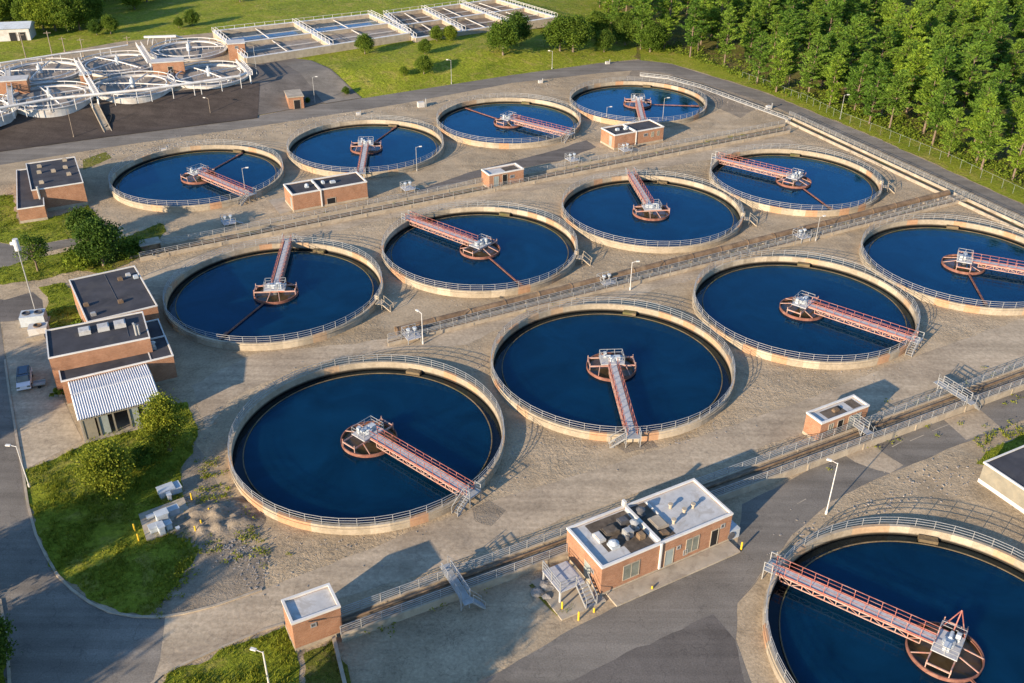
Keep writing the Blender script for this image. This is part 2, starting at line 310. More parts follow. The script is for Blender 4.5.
# ------------------------------------------------------------------ terrain
FRONT = [at(*p) for p in ((-400, 208), (-60, 158), (0, 149), (110, 134), (250, 117), (345, 99), (365, 98), (512, 75), (600, 63), (650, 58))]
HX0, HX1, HZ = at(470, 30).x, at(640, 45).x, 4.0
def hill(x, y):
    best = 1e9; sgn = 1
    p = Vector((x, y))
    for a, b in zip(FRONT, FRONT[1:]):
        a2 = a.xy; d = b.xy-a2; t = max(0, min(1, (p-a2).dot(d)/d.length_squared)); q = a2+d*t; L = (p-q).length
        if L < best: best = L; sgn = 1 if d.x*(p.y-q.y)-d.y*(p.x-q.x) > 0 else -1
    if sgn < 0: return 0.0
    t = min(1, best/14.0); t = t*t*(3-2*t)*.35+t*.65
    s = max(0, min(1, (x-HX0)/(HX1-HX0))); s = s*s*(3-2*s)
    return HZ*t*(1-s)
def ath(px, py, dz=0):
    z = 0
    for _ in range(14): p = at(px, py, z+dz); z = .5*z+.5*hill(p.x, p.y)
    p = at(px, py, z+dz); p.z = z+dz; return p
g = MB(); g.add([(-1500, -300, 0), (1500, -300, 0), (1500, 2500, 0), (-1500, 2500, 0)], [(0, 1, 2, 3)])
tag(g.build('ground', G['ground']), kind='structure')
def wobble(pts, amp, step=1.5):
    out = []
    n = len(pts)
    for i in range(n):
        a, b = pts[i], pts[(i+1) % n]; L = (b-a).length; k = max(1, min(200, int(L/step)))
        for j in range(k):
            p = a.lerp(b, j/k); q = noise.noise_vector(Vector((p.x*.35, p.y*.35, 3)))+.6*noise.noise_vector(Vector((p.x*1.1, p.y*1.1, 9)))
            out.append(Vector((p.x+q.x*amp, p.y+q.y*amp, p.z)))
    return out
def sheet(name, px, z, m, amp=.25, step=1.2, world=False):
    pts = [Vector((*p[:2], 0)) if world else at(*p) for p in px]
    if amp: pts = wobble(pts, amp, step)
    mb = MB(); tris = tessellate_polygon([pts]); vs = [(p.x, p.y, z) for p in pts]; fs = []
    for t in tris:
        a, b, c = (Vector(vs[i]) for i in t); fs.append(t if (b-a).cross(c-a).z > 0 else t[::-1])
    mb.add(vs, fs); return tag(mb.build(name, m), kind='structure'), pts
# hillside mesh (lawn, bank, yard on one height field)
def inpoly(x, y, P):
    c = False; n = len(P); j = n-1
    for i in range(n):
        if (P[i].y > y) != (P[j].y > y) and x < (P[j].x-P[i].x)*(y-P[i].y)/(P[j].y-P[i].y)+P[i].x: c = not c
        j = i
    return c
def hillsheet(name, nx, ny, m, top, bot, dz, und=0.0, pw=1.0):
    mb = MB(); vs = []
    for j in range(ny+1):
        for i in range(nx+1):
            def ev(L):
                t = i/nx*(len(L)-1); k = min(int(t), len(L)-2); return L[k].lerp(L[k+1], t-k)
            p = ev(bot).lerp(ev(top), (j/ny)**pw); u = und*noise.noise(Vector((p.x*.04, p.y*.04, 1)))*min(1, j/ny*6) if und else 0
            vs.append((p.x, p.y, hill(p.x, p.y)+dz+u))
    fs = [(j*(nx+1)+i, j*(nx+1)+i+1, (j+1)*(nx+1)+i+1, (j+1)*(nx+1)+i) for j in range(ny) for i in range(nx)]
    mb.add(vs, fs); return tag(mb.build(name, m, smooth=True), kind='structure')
bot = FRONT; top = [Vector((p.x*2.2-20, 620, 0)) for p in FRONT]
hillsheet('hillside_lawn', 150, 150, G['lawn'], top, bot, .004, pw=2.2)
E0 = [at(*p) for p in ((-300, 193), (-60, 158), (0, 149), (110, 134), (258, 115.5))]
nrm = Vector((-.16, 1, 0)).normalized()
hillsheet('embankment', 60, 14, G['bank'], [p+nrm*14.2 for p in E0], [p-nrm*2.2 for p in E0], .14)
T0 = [p+nrm*14.0 for p in E0]
hillsheet('terrace', 60, 20, G['ground'], [ath(*p) for p in ((-330, 90), (-60, 76), (0, 64), (120, 42), (222, 32))], T0, .10)
Y0 = [at(*p) for p in ((258, 115.5), (300, 108), (345, 99), (362, 98))]
hillsheet('service_yard', 24, 20, G['dark'], [ath(*p) for p in ((222, 62), (250, 62), (290, 58), (312, 61))], Y0, .11)
hillsheet('yard_driveway', 12, 20, G['asphalt'], [ath(*p) for p in ((283, 63), (310, 61))], [at(325, 104.0), at(361, 98.3)], .14)
# roads
sheet('perimeter_road', [(-300, 195), (-60, 159), (0, 150), (110, 135), (258, 116), (345, 99), (512, 75), (600, 63), (640, 60), (672, 64), (700, 73), (760, 91), (876, 138), (1023, 205), (1100, 240),
      (1100, 252), (1023, 216), (876, 149), (760, 101), (700, 82), (665, 73), (640, 70), (600, 73), (512, 83), (400, 104), (260, 126), (110, 147), (0, 165), (-60, 175), (-300, 215)], .008, G['asphalt'], .12)
sheet('service_road', [(110, 613), (165, 618), (210, 606), (262, 590), (340, 560), (420, 528), (520, 492), (600, 468), (700, 436), (800, 402), (900, 362), (1024, 318), (1120, 284), (1120, 326), (1024, 362), (930, 394), (840, 420), (740, 455), (640, 492), (560, 520), (480, 553), (400, 580), (330, 603), (280, 627), (215, 650), (165, 674), (140, 700), (-40, 720), (40, 640)], .008, G['path'], .3)
sheet('access_road', [(-40, 300), (0, 322), (8, 380), (18, 445), (30, 520), (56, 577), (108, 611), (165, 618), (160, 660), (140, 720), (-120, 760), (-120, 300)], .012, G['asphalt'], .05)
sheet('lower_road', [(400, 720), (500, 672), (570, 630), (640, 595), (736, 548), (742, 505), (790, 480), (850, 448), (900, 430), (971, 405), (1024, 386), (1100, 356), (1100, 390), (1024, 420), (962, 444), (890, 473), (832, 501), (792, 535), (738, 604), (735, 640), (755, 690), (760, 740)], .008, G['asphalt'], .15)
sheet('repaved_patch', [(568, 681), (670, 634), (712, 615), (733, 640), (750, 700), (540, 705)], .012, G['dark'], .35)
sheet('concrete_crossing', [(862, 448), (872, 443), (882, 452), (903, 465), (890, 473), (877, 470), (855, 462), (846, 456)], .012, G['path'], .15)
sheet('concrete_crossing', [(944, 420), (978, 408), (1000, 427), (966, 440)], .012, G['path'], .1)
sheet('dark_paving', [(735, 604), (800, 528), (850, 492), (930, 458), (890, 474), (832, 502), (792, 536)], .016, G['path'], .2)
for a, b in (((797, 504), (806, 499)), ((892, 447), (903, 441)), ((910, 441), (924, 435)), ((932, 431), (950, 424))):
    p, q = at(*a), at(*b); mb = MB(); n = (q-p).cross(Vector((0, 0, 1))).normalized()*.06
    mb.add([p-n+Vector((0, 0, .02)), q-n+Vector((0, 0, .02)), q+n+Vector((0, 0, .02)), p+n+Vector((0, 0, .02))], [(3, 2, 1, 0)]); 
    mb.f = [tuple(f) for f in mb.f]; tag(mb.build('road_marking', G['slab']), kind='structure')
sheet('middle_path', [(112, 300), (150, 272), (200, 256), (280, 231), (380, 207), (470, 188), (560, 172), (650, 158), (780, 136), (800, 144), (660, 168), (560, 185), (470, 203), (390, 218), (300, 240), (210, 268), (170, 290), (150, 305)], .008, G['path'], .35)
sheet('inner_path', [(190, 385), (260, 352), (340, 345), (410, 335), (480, 318), (600, 290), (650, 282), (720, 262), (730, 268), (650, 292), (560, 312), (500, 328), (470, 345), (380, 352), (300, 366), (230, 400), (205, 430)], .008, G['path'], .5)
sheet('parking_pad', [(2, 322), (46, 318), (50, 345), (56, 388), (66, 404), (82, 440), (24, 470), (18, 440), (9, 380)], .016, G['path'], .1)
sheet('upper_drive', [(-40, 243), (0, 243), (22, 247), (78, 238), (76, 245), (46, 252), (20, 262), (10, 268), (-40, 275)], .012, G['asphalt'], .2)
sheet('side_yard', [(-40, 296), (5, 300), (32, 292), (42, 300), (44, 317), (0, 322), (-40, 320)], .012, G['dark'], .2)
sheet('damp_patch', [(470, 508), (490, 500), (506, 511), (489, 526), (474, 521)], .016, G['dirt'], .3)
sheet('damp_patch', [(612, 443), (650, 438), (657, 447), (626, 453)], .016, G['dirt'], .3)
# lawns
LAWNS = {}
def lawn(px, z, m='lawn', amp=.6, name='lawn'):
    o, pts = sheet(name, px, z, G[m], amp, .8); LAWNS.setdefault(m, []).append(pts); return pts
L1 = lawn([(25, 471), (60, 455), (90, 440), (154, 414), (168, 402), (188, 402), (198, 430), (192, 455), (178, 470), (182, 490), (196, 520), (200, 545), (192, 565), (176, 585), (160, 610), (150, 616), (112, 611), (64, 581), (38, 540), (30, 505)], .020)
L2 = lawn([(40, 287), (62, 283), (76, 290), (90, 330), (52, 335), (44, 318), (50, 302)], .020)
L3 = lawn([(-40, 200), (12, 195), (20, 224), (60, 215), (88, 206), (112, 232), (78, 238), (22, 246), (0, 242), (-40, 243)], .020)
L4 = lawn([(-20, 272), (8, 266), (20, 262), (46, 256), (78, 248), (110, 262), (118, 270), (100, 274), (78, 270), (40, 280), (10, 283), (-20, 286)], .020)
L4b = lawn([(78, 258), (120, 240), (160, 222), (166, 230), (150, 252), (110, 272)], .024, 'verge')
L5 = lawn([(150, 700), (170, 674), (215, 653), (262, 634), (285, 628), (296, 660), (304, 720)], .020)
L5b = lawn([(302, 655), (335, 640), (345, 660), (352, 720), (308, 720)], .020, 'verge')
L6 = lawn([(974, 462), (988, 452), (1024, 434), (1090, 410), (1090, 425), (1024, 446), (990, 466)], .020)
L7 = lawn([(640, 60), (672, 63.5), (700, 72), (760, 90), (876, 137), (1023, 204), (1100, 238), (1300, 120), (1100, -30), (560, -30), (600, 40)], .012, 'floor', .3, 'forest_floor')
L8 = lawn([(-60, 560), (-10, 560), (0, 600), (6, 640), (10, 720), (-60, 720)], .020)
L9 = lawn([(530, 585), (548, 576), (562, 585), (574, 610), (560, 617), (545, 606)], .020, 'verge', .3)
lawn([(82, 160), (106, 152), (112, 158), (84, 170)], .020, 'verge', .3)
lawn([(640, 60.2), (672, 63.7), (700, 72.2), (760, 90.2), (876, 137.2), (1023, 204.2), (1100, 238), (1110, 225), (1030, 190), (950, 152), (880, 124), (800, 92), (740, 72), (690, 55), (640, 45)], .022, 'lawn', .5, 'grass_verge')
sheet('dirt_patch', [(150, 616), (176, 585), (196, 560), (205, 540), (225, 520), (240, 540), (270, 555), (262, 588), (212, 605), (168, 616)], .024, G['dirt'], .5)
sheet('gravel_yard', [(170, 470), (196, 440), (215, 480), (228, 510), (244, 535), (205, 545), (190, 505)], .016, G['dirt'], .6)
0 and sheet('dark_ground_patch', [(345, 660), (420, 620), (520, 592), (560, 620), (568, 640), (480, 690), (400, 730), (350, 730)], .004, G['dirt'], .5)
sheet('dark_paving', [(398, 197), (470, 172), (556, 150), (586, 140), (596, 147), (560, 161), (500, 172), (430, 190)], .012, G['dark'], .3)
sheet('dark_ground_patch', [(600, 110), (640, 60.5), (700, 73), (770, 102), (740, 118), (700, 100)], .004, G['dirt'], .4)
# kerbs
def kerb(px, name='kerb'):
    mb = MB(); pts = [at(*p) for p in px]
    for a, b in zip(pts, pts[1:]): mb.bar(a+Vector((0, 0, .06)), b+Vector((0, 0, .06)), .28, .14)
    tag(mb.build(name, G['concrete']), kind='structure')
kerb([(5, 360), (9, 390), (18, 445), (23, 472), (28, 505), (36, 535), (46, 556), (58, 576), (72, 590), (90, 603), (110, 612.5), (135, 617), (160, 617.5), (185, 613.5), (215, 606), (262, 590)])
kerb([(148, 700), (152, 684), (162, 675), (185, 664), (215, 650.5), (262, 631), (284, 624)])
kerb([(0, 600), (7, 640), (10, 690)])
# gravel heap
mb = MB(); c = at(213, 520); N = 40
vs = []; 
for j in range(N+1):
    for i in range(N+1):
        x = (i/N-.5)*13; y = (j/N-.5)*9; r = math.sqrt((x/6.2)**2+(y/4.2)**2)
        r += .25*noise.noise(Vector((x*.5, y*.5, 2)))
        z = max(-.05, 1.15*max(0, 1-r)+(.42*noise.noise(Vector((x*.9, y*.9, 0)))+.2*noise.noise(Vector((x*2.4, y*2.4, 0))))*max(0, min(1, 2*(1-r))))-.07
        vs.append((c.x+x, c.y+y, z))
mb.add(vs, [(j*(N+1)+i, j*(N+1)+i+1, (j+1)*(N+1)+i+1, (j+1)*(N+1)+i) for j in range(N) for i in range(N)])
tag(mb.build('gravel_heap', G['dirt'], smooth=True), 'loose heap of grey brown gravel between the lawn and the nearest left tank', 'gravel heap')
# ------------------------------------------------------------------ round settling tanks
RT, RI, HT, WZ = 17.0, 16.62, 1.2, .12
tank = thing('settling_tank', 'x', 'settling tank')
mb = MB(); mb.ring(RI, RT, -.3, HT, 128); mb.ring(RT, RT+.12, .84, .92, 128); tw = mb.build('wall', G['tank'], tank)
mb = MB(); mb.disc(15.3, WZ, 128); mb.build('water', G['water'], tank)
mb = MB(); mb.annulus(15.42, RI, WZ-.10, 128); mb.build('launder', G['launder'], tank)
mb = MB(); mb.ring(15.3, 15.42, -.2, WZ+.08, 128); mb.build('weir', G['sludge'], tank)
mb = MB(); rail(mb, [((RT-.12)*math.cos(2*PI*i/54), (RT-.12)*math.sin(2*PI*i/54), HT) for i in range(54)], 1.1, 3, .024, 3, True); mb.build('railing', G['metal'], tank)
mb = MB(); a = R(75); mb.box(16.0*math.cos(a), 16.0*math.sin(a), WZ-.1, .8, 2.0, .5, a); mb.build('scum_box', G['sludge'], tank)
mb = MB(); a = R(-14); e = Vector((math.cos(a), math.sin(a), 0)); t = Vector((-e.y, e.x, 0))
mb.box(*(e*17.7).xy, 1.05, 1.1, 1.3, .1, a)
for s in (-.55, .55):
    mb.bar(e*18.15+t*s, e*18.15+t*s+Vector((0, 0, 2.1)), .07, .07); mb.bar(e*18.2+t*s+Vector((0, 0, 1.1)), e*19.6+t*s, .08, .16)
    mb.bar(e*18.15+t*s+Vector((0, 0, 2.1)), e*19.6+t*s+Vector((0, 0, 1.0)), .06, .06); mb.bar(e*19.6+t*s, e*19.6+t*s+Vector((0, 0, 1.0)), .06, .06)
for k in range(4): mb.box(*(e*(18.4+.3*k)).xy, .88-.25*k, .28, 1.0, .05, a)
mb.box(*(e*16.9+t*1.0).xy, HT, .7, .7, .7, a)
mb.build('access_step', G['concrete'], tank)
# bridge
br = thing('scraper_bridge', 'x', 'scraper bridge')
DZ = 1.35
mb = MB(); mb.box(9.0, 0, DZ, 17.0, 1.0, .06); 
for k in range(29): mb.box(.8+.6*k, 0, DZ+.06, .05, 1.0, .012)
mb.build('walkway', G['grey'], br)
for s in (-1, 1):
    mb = MB(); y = .62*s
    for k in range(13): mb.bar((1.0+1.36*k, y, DZ), (1.0+1.36*k, y, DZ+1.1), .06, .06)
    for z, hh in ((1.1, .055), (.6, .04), (.08, .11)): mb.bar((.9, y, DZ+z), (17.4, y, DZ+z), .05, hh)
    mb.build('handrail', G['red'], br)
    mb = MB(); y = .66*s
    mb.bar((.9, y, DZ-.06), (17.4, y, DZ-.06), .16, .16); mb.bar((2.2, y, DZ-.72), (16.4, y, DZ-.72), .10, .11)
    for k in range(13):
        x = 2.2+1.18*k; mb.bar((x, y, DZ-.72), (x, y, DZ-.06), .09, .09)
        if k < 12: mb.bar((x, y, DZ-.72 if k % 2 else DZ-.06), (x+1.18, y, DZ-.06 if k % 2 else DZ-.72), .06, .06)
    mb.build('truss', G['pink'], br)
mb = MB()
mb.bar((2.2, 0, DZ-.72), (16.4, 0, DZ-.72), .06, .06)
for k in range(7): mb.bar((2.2+2.36*k, -.66, DZ-.72), (2.2+2.36*k, .66, DZ-.72), .1, .1)
mb.build('cross_brace', G['pink'], br)
mb = MB(); mb.box(-.1, 0, DZ+.0, 2.4, 3.3, .12); pl = mb.build('drive_platform', G['grey'], br)
mb = MB(); q = [(-1.25, -1.6, DZ+.12), (1.05, -1.6, DZ+.12), (1.05, -.66, DZ+.12)]; rail(mb, q, 1.0, 1.1, .026, 2); rail(mb, [(p[0], -p[1], p[2]) for p in q], 1.0, 1.1, .026, 2)
rail(mb, [(-1.25, -1.6, DZ+.12), (-1.25, 1.6, DZ+.12)], 1.0, 1.1, .026, 2); mb.build('platform_railing', G['metal'], br)
mb = MB(); mb.cyl(-.1, 0, DZ+.12, DZ+.5, .6, 20); mb.cyl(-.1, 0, DZ+.5, DZ+.62, .42, 16); mb.box(-.1, .75, DZ+.12, .6, .8, .6); mb.tube((-.1, -.2, DZ+.7), (-.1, -1.1, DZ+.7), .18, 10); mb.box(-.7, -.9, DZ+.12, .45, .4, .9)
mb.build('drive_unit', G['unit'], br)
mb = MB(); mb.cyl(0, 0, -.3, DZ, .45, 16); mb.build('centre_column', G['unitdark'], br)
mb = MB(); mb.ring(3.42, 3.50, -.2, .50, 64); mb.ring(3.40, 3.53, .50, .56, 64); wl = mb.build('feed_well', G['rustred'], br)
mb = MB(); mb.disc(3.42, WZ+.05, 48); mb.build('well_water', G['well'], br)
mb = MB()
for x in (-1.15, 1.0): mb.bar((x, -3.25, DZ-.2), (x, 3.25, DZ-.2), .14, .2)
for s in (-1, 1):
    mb.bar((-1.15, 3.2*s, DZ-.2), (1.0, 3.2*s, DZ-.2), .12, .16)
    for x in (-1.15, 1.0): mb.bar((x, 3.2*s, .5), (x, 3.2*s, DZ+.25), .09, .09)
    mb.bar((-1.15, .6*s, DZ-.2), (-3.3, 1.0*s, .57), .1, .1); mb.bar((1.0, 1.8*s, DZ-.2), (2.6, 2.2*s, .57), .09, .09)
mb.build('well_support', G['pink'], br)
mb = MB(); y = .08
for yy in (-y, y): mb.bar((3.5, yy, .30), (15.2, yy, .24), .07, .14)
for k in range(9): mb.bar((3.2+1.33*k, -y, .28), (3.2+1.33*(k+1), y, .27), .05, .08)
mb.bar((13.2, 0, .4), (15.2, 0, .34), .5, .06); mb.build('skimmer_arm', G['rustred'], br)
mb = MB(); mb.box(17.6, 0, DZ, 1.1, 2.0, .08)
for s in (-1, 1):
    for x in (17.2, 18.1): mb.bar((x, .9*s, 0), (x, .9*s, DZ+1.1), .09, .09)
    mb.bar((17.2, .9*s, DZ+1.05), (18.1, .9*s, DZ+1.05), .07, .07); mb.bar((17.2, .9*s, DZ+.55), (18.1, .9*s, DZ+.55), .06, .06)
for x in (17.15, 18.05):
    mb.bar((x, -1.0, DZ), (x, -2.9, 0), .06, .2); mb.bar((x, -1.0, DZ+1.05), (x, -2.9, 1.0), .06, .06); mb.bar((x, -2.9, 0), (x, -2.9, 1.0), .06, .06)
for k in range(7): mb.box(17.6, -1.15-.26*k, DZ-.24*(k+.6), .9, .26, .04)
mb.build('access_stair', G['metal'], br)
for o in list(br.children): pass
mb = MB(); ap = (-.2, -2.5, DZ+2.5)
for x in (-1.25, 1.05): mb.bar((x, -1.6, DZ+.1), ap, .07, .07)
mb.bar((-.1, -.9, DZ+.1), ap, .11, .11); mb.bar((-1.25, -1.6, DZ+.1), (1.05, -1.6, DZ+.1), .08, .08)
hoist_me = mb
TK = [  # centre x, y, bridge end px, skimmer end px, tank label, bridge label
 (-17.8, 95.8, (478, 497), None, 'round concrete tank nearest the gravel heap and small square brick hut', 'red bridge ending over the service road side of the tank beside the gravel heap'),
 (14, 113, (633, 437), None, 'round concrete tank directly behind the big two part brick pump house', 'red bridge running straight towards the viewer just behind the big pump house'),
 (45.3, 130.2, (916, 340), None, 'round concrete tank behind the small brick hut on the front channel, right of centre', 'red bridge reaching right to the rim above the hut on the front channel'),
 (76.8, 146.1, (1040, 272), (985, 303), 'round concrete tank cut off by the right photo edge below the perimeter road', 'red bridge running off the right photo edge below the perimeter road'),
 (-37.7, 134, (288, 240), (227, 333), 'round concrete tank right of the dark roofed brick complex with the corrugated shed', 'narrow red bridge reaching the far rim, on the tank right of the dark roofed complex'),
 (-5.7, 150.4, (408, 218), (520, 284), 'round concrete tank in the middle row, just left of the middle of the photo', 'red bridge from the upper left rim on the tank just left of the photo middle'),
 (26.1, 167.1, (632, 176), None, 'round concrete tank below the brick building with two dark roof halves, middle row', 'red bridge coming down from the far rim to a half wheel shaped well'),
 (57.1, 183.4, (717, 158), (833, 210), 'round concrete tank at the right end beside the roadside channel and forest road', 'red bridge from the left rim on the tank beside the roadside channel'),
 (-64, 183.1, (250, 194), (244, 152), 'leftmost back row round tank beside the brick building with stepped dark roofs', 'red bridge pointing lower right on the tank beside the upper left brick building'),
 (-32.3, 200.9, (361, 172), (393, 129), 'round concrete tank behind the long low brick building in the back row', 'red bridge coming down behind the long low brick building'),
 (-1.2, 219, (575, 135), (463, 107), 'round concrete tank in the back row, third from the left', 'red bridge spanning right to the rim on the third back row tank'),
 (30.8, 234.2, (643, 122), (705, 106), 'round concrete tank farthest back, under the bend of the perimeter road', 'short looking red bridge on the farthest tank under the road bend'),
 (41.7, 63.0, (775, 568), (1010, 720), 'round concrete tank cut off in the lower right corner, nearest the viewer', 'long red bridge with an A frame hoist on the tank in the lower right corner'),
]
for i, (x, y, e, s, tl, bl) in enumerate(TK):
    t = tank if i == 12 else dup(tank)
    t.location = (x, y, 0); tag(t, tl, 'settling tank', 'round settling tanks in rows')
    b = br if i == 12 else dup(br)
    if i not in (4, 5, 6, 7):
        for c in list(t.children):
            if c.name.startswith('access_step') and True: bpy.data.objects.remove(c)
    q = at(*e, DZ); ang = math.atan2(q.y-y, q.x-x); b.location = (x, y, 0); b.rotation_euler.z = ang; tag(b, bl, 'scraper bridge', 'red scraper bridges over the tanks')
    sk = child(b, 'skimmer_arm')
    if s: q = at(*s, .3); sk.rotation_euler.z = math.atan2(q.y-y, q.x-x)-ang
    else: bpy.data.objects.remove(sk)
    if i == 12:
        bb = hoist_me; c = b.location.copy(); b.location = (0, 0, 0); bb.build('hoist_frame', G['red'], b); b.location = c
# ------------------------------------------------------------------ channels
def channel(name, label, n0, n1, f0, f1, h, wall=.3, floor_z=.06, rails=(1, 1), floor=G['sludge'], pipe=0, cat='channel', rh=1.1, wm='concrete'):
    a, b, c, d = (at(*p, h) for p in (n0, n1, f0, f1))
    root = thing(name, label, cat, ((a.x+b.x)/2, (a.y+b.y)/2, 0))
    for nm, (p, q), rl in (('near', (a, b), rails[0]), ('far', (c, d), rails[1])):
        p = p.copy(); q = q.copy(); p.z = q.z = 0; mb = MB()
        mb.bar(p+Vector((0, 0, h/2-.05)), q+Vector((0, 0, h/2-.05)), wall, h+.1)
        L = (q-p).length
        for k in range(int(L/9)): 
            m_ = p.lerp(q, (k+.5)*9/L); mb.bar(m_+Vector((0, 0, h/2-.07)), m_+(q-p).normalized()*.25+Vector((0, 0, h/2-.07)), wall+.12, h)
        mb.build('channel_wall', G[wm], root)
        if rl:
            mb = MB(); z = Vector((0, 0, h)); rail(mb, [p+z, q+z], rh, 2.1, .028, 4 if rh > 1 else 3); mb.build('railing', G['metal'], root)
    mb = MB(); p = [a.copy(), b.copy(), d.copy(), c.copy()]
    for k in p: k.z = floor_z
    mb.add(p, [(0, 1, 2, 3)]); mb.build('channel_floor', floor, root)
    for k in range(pipe):
        t = (k+1)/(pipe+1); mb = MB(); mb.tube(a.lerp(c, t).xy.to_3d()+Vector((0, 0, floor_z+.2)), b.lerp(d, t).xy.to_3d()+Vector((0, 0, floor_z+.2)), .14, 8); mb.build('pipe', G['rust'], root)
    return root
channel('effluent_channel', 'long railed concrete channel running past the big pump house along the lower road', (341, 634.5), (1090, 359.8), (341, 616), (1090, 342), 1.0, .24, floor_z=.78, pipe=2, floor=G['dirt'])
channel('pipe_trench', 'low railed concrete trench beside the thick brown pipe between front and middle tank rows', (388, 343), (968, 198.5), (388, 339), (964, 195.5), .55, .25, rails=(1, 1), rh=.8, pipe=1)
channel('feed_channel', 'railed concrete channel between the middle and back tank rows, passing the long brick building', (140, 257.5), (790, 130), (140, 249), (785, 123.5), .7, .3, rails=(1, 1), rh=.9, pipe=1)
channel('roadside_channel', 'narrow railed concrete channel along the inner edge of the forest road', (786, 119.5), (1090, 262), (789, 115.5), (1092, 256), .6, .26, rails=(0, 1), wm='slab')
# thick brown pipe
a, b = at(396, 331, .9), at(948, 193, .9); root = thing('brown_pipeline', 'thick rust brown pipe lying on saddles between front and middle tank rows', 'pipeline', (a.x, a.y, 0))
mb = MB(); mb.tube(a, b, .62, 14); L = (b-a).length
for k in range(int(L/6)): p = a.lerp(b, k*6/L); mb.tube(p, p+(b-a).normalized()*.18, .70, 14)
mb.build('pipe', G['rust'], root)
for k in range(int(L/4)): p = a.lerp(b, (k+.5)*4/L); mb = MB(); mb.box(p.x, p.y, 0, .35, 1.3, .42, math.atan2((b-a).y, (b-a).x)); mb.build('saddle', G['concrete'], root)
# crossovers on the front channel
xo = thing('crossover_walkway', 'x', 'walkway')
mb = MB(); mb.box(0, 0, 1.55, 1.0, 4.6, .08); mb.build('deck', G['metal'], xo)
mb = MB()
for s in (-.5, .5): rail(mb, [(s, -2.3, 1.6), (s, 2.3, 1.6)], 1.1, 1.4, .035, 3)
mb.build('railing', G['metal'], xo)
for s in (-1, 1):
    mb = MB()
    for x in (-.45, .45):
        mb.bar((x, 2.15*s, 0), (x, 2.15*s, 1.6), .12, .12); mb.bar((x, 2.15*s, .8), (x, 1.6*s, 1.55), .07, .07)
    mb.bar((-.45, 2.15*s, .1), (.45, 2.15*s, 1.5), .07, .07)
    mb.build('leg', G['metal'], xo)
for s in (-1, 1):
    mb = MB()
    for k in range(6): mb.box(.75+.2*k, 2.3*s+.35*s, 1.3-.25*k, .28, .8, .05)
    for yy in (2.25*s, 3.05*s):
        mb.bar((.5, yy, 1.5), (1.8, yy, 0), .06, .16); mb.bar((.5, yy, 2.6), (1.8, yy, 1.0), .05, .05); mb.bar((.5, yy, 1.6), (.5, yy, 2.6), .05, .05); mb.bar((1.8, yy, 0), (1.8, yy, 1.0), .05, .05)
    mb.box(.1, 2.65*s, 1.52, 1.1, .8, .06); mb.build('stair', G['metal'], xo)
ca = math.atan2(31.7, 17)  # local y runs across the channel
ua = math.atan2(17, 31.7)
for i, (px, lb) in enumerate((((456, 588), 'steel crossover walkway on the front channel between small hut and big pump house'), ((851, 425), 'steel crossover walkway beside the small brick hut on the front channel'), ((953, 396), 'rightmost steel crossover walkway on the front channel'), ((590, 556), 'steel crossover walkway touching the left end of the big pump house'))):
    o = xo if i == 0 else dup(xo); p = at(*px, 1.0); o.location = (p.x, p.y, 0); o.rotation_euler.z = ua; tag(o, lb, 'walkway', 'steel crossover walkways')
# valve stands on the trenches
vs_ = thing('valve_stand', 'x', 'valve stand')
mb = MB(); mb.box(0, 0, .8, 2.2, 2.4, .08); mb.build('deck', G['grey'], vs_)
mb = MB(); rail(mb, [(1.1, -1.2, .88), (-1.1, -1.2, .88), (-1.1, 1.2, .88), (1.1, 1.2, .88)], 1, 1, .028, 2); mb.build('railing', G['metal'], vs_)
for x in (-1, 1):
    for y in (-1.1, 1.1): mb = MB(); mb.bar((x, y, 0), (x, y, .85), .1, .1); mb.build('leg', G['metal'], vs_)
for x in (-.5, .5):
    mb = MB(); mb.tube((x, 0, .88), (x, 0, 1.8), .08, 8); mb.box(x, 0, 1.7, .5, .4, .35); mb.tube((x, -.3, 1.9), (x, .3, 1.9), .16, 10); mb.build('actuator', G['unit'], vs_)
mb = MB(); mb.bar((1.1, 0, .84), (2.6, 0, .02), .7, .08); mb.build('ramp', G['metal'], vs_)
for i, (px, lb) in enumerate((((412, 340), 'white valve platform with ramp at the left end of the thick brown pipe'), ((606, 286), 'pale valve platform with actuators on the pipe trench at the photo middle'), ((801, 240), 'pale valve platform on the pipe trench near its right end'), ((229, 226), 'steel valve platform on the feed channel left of the long brick building'), ((408, 192), 'steel valve platform on the feed channel right of the long brick building'), ((625, 153), 'steel valve platform on the feed channel in front of the two roofed building'), ((572, 163), 'steel valve platform on the feed channel right of the small two door hut'))):
    o = vs_ if i == 0 else dup(vs_); o.location = at(*px); o.rotation_euler.z = ua; tag(o, lb, 'valve platform', 'valve platforms on the trenches')
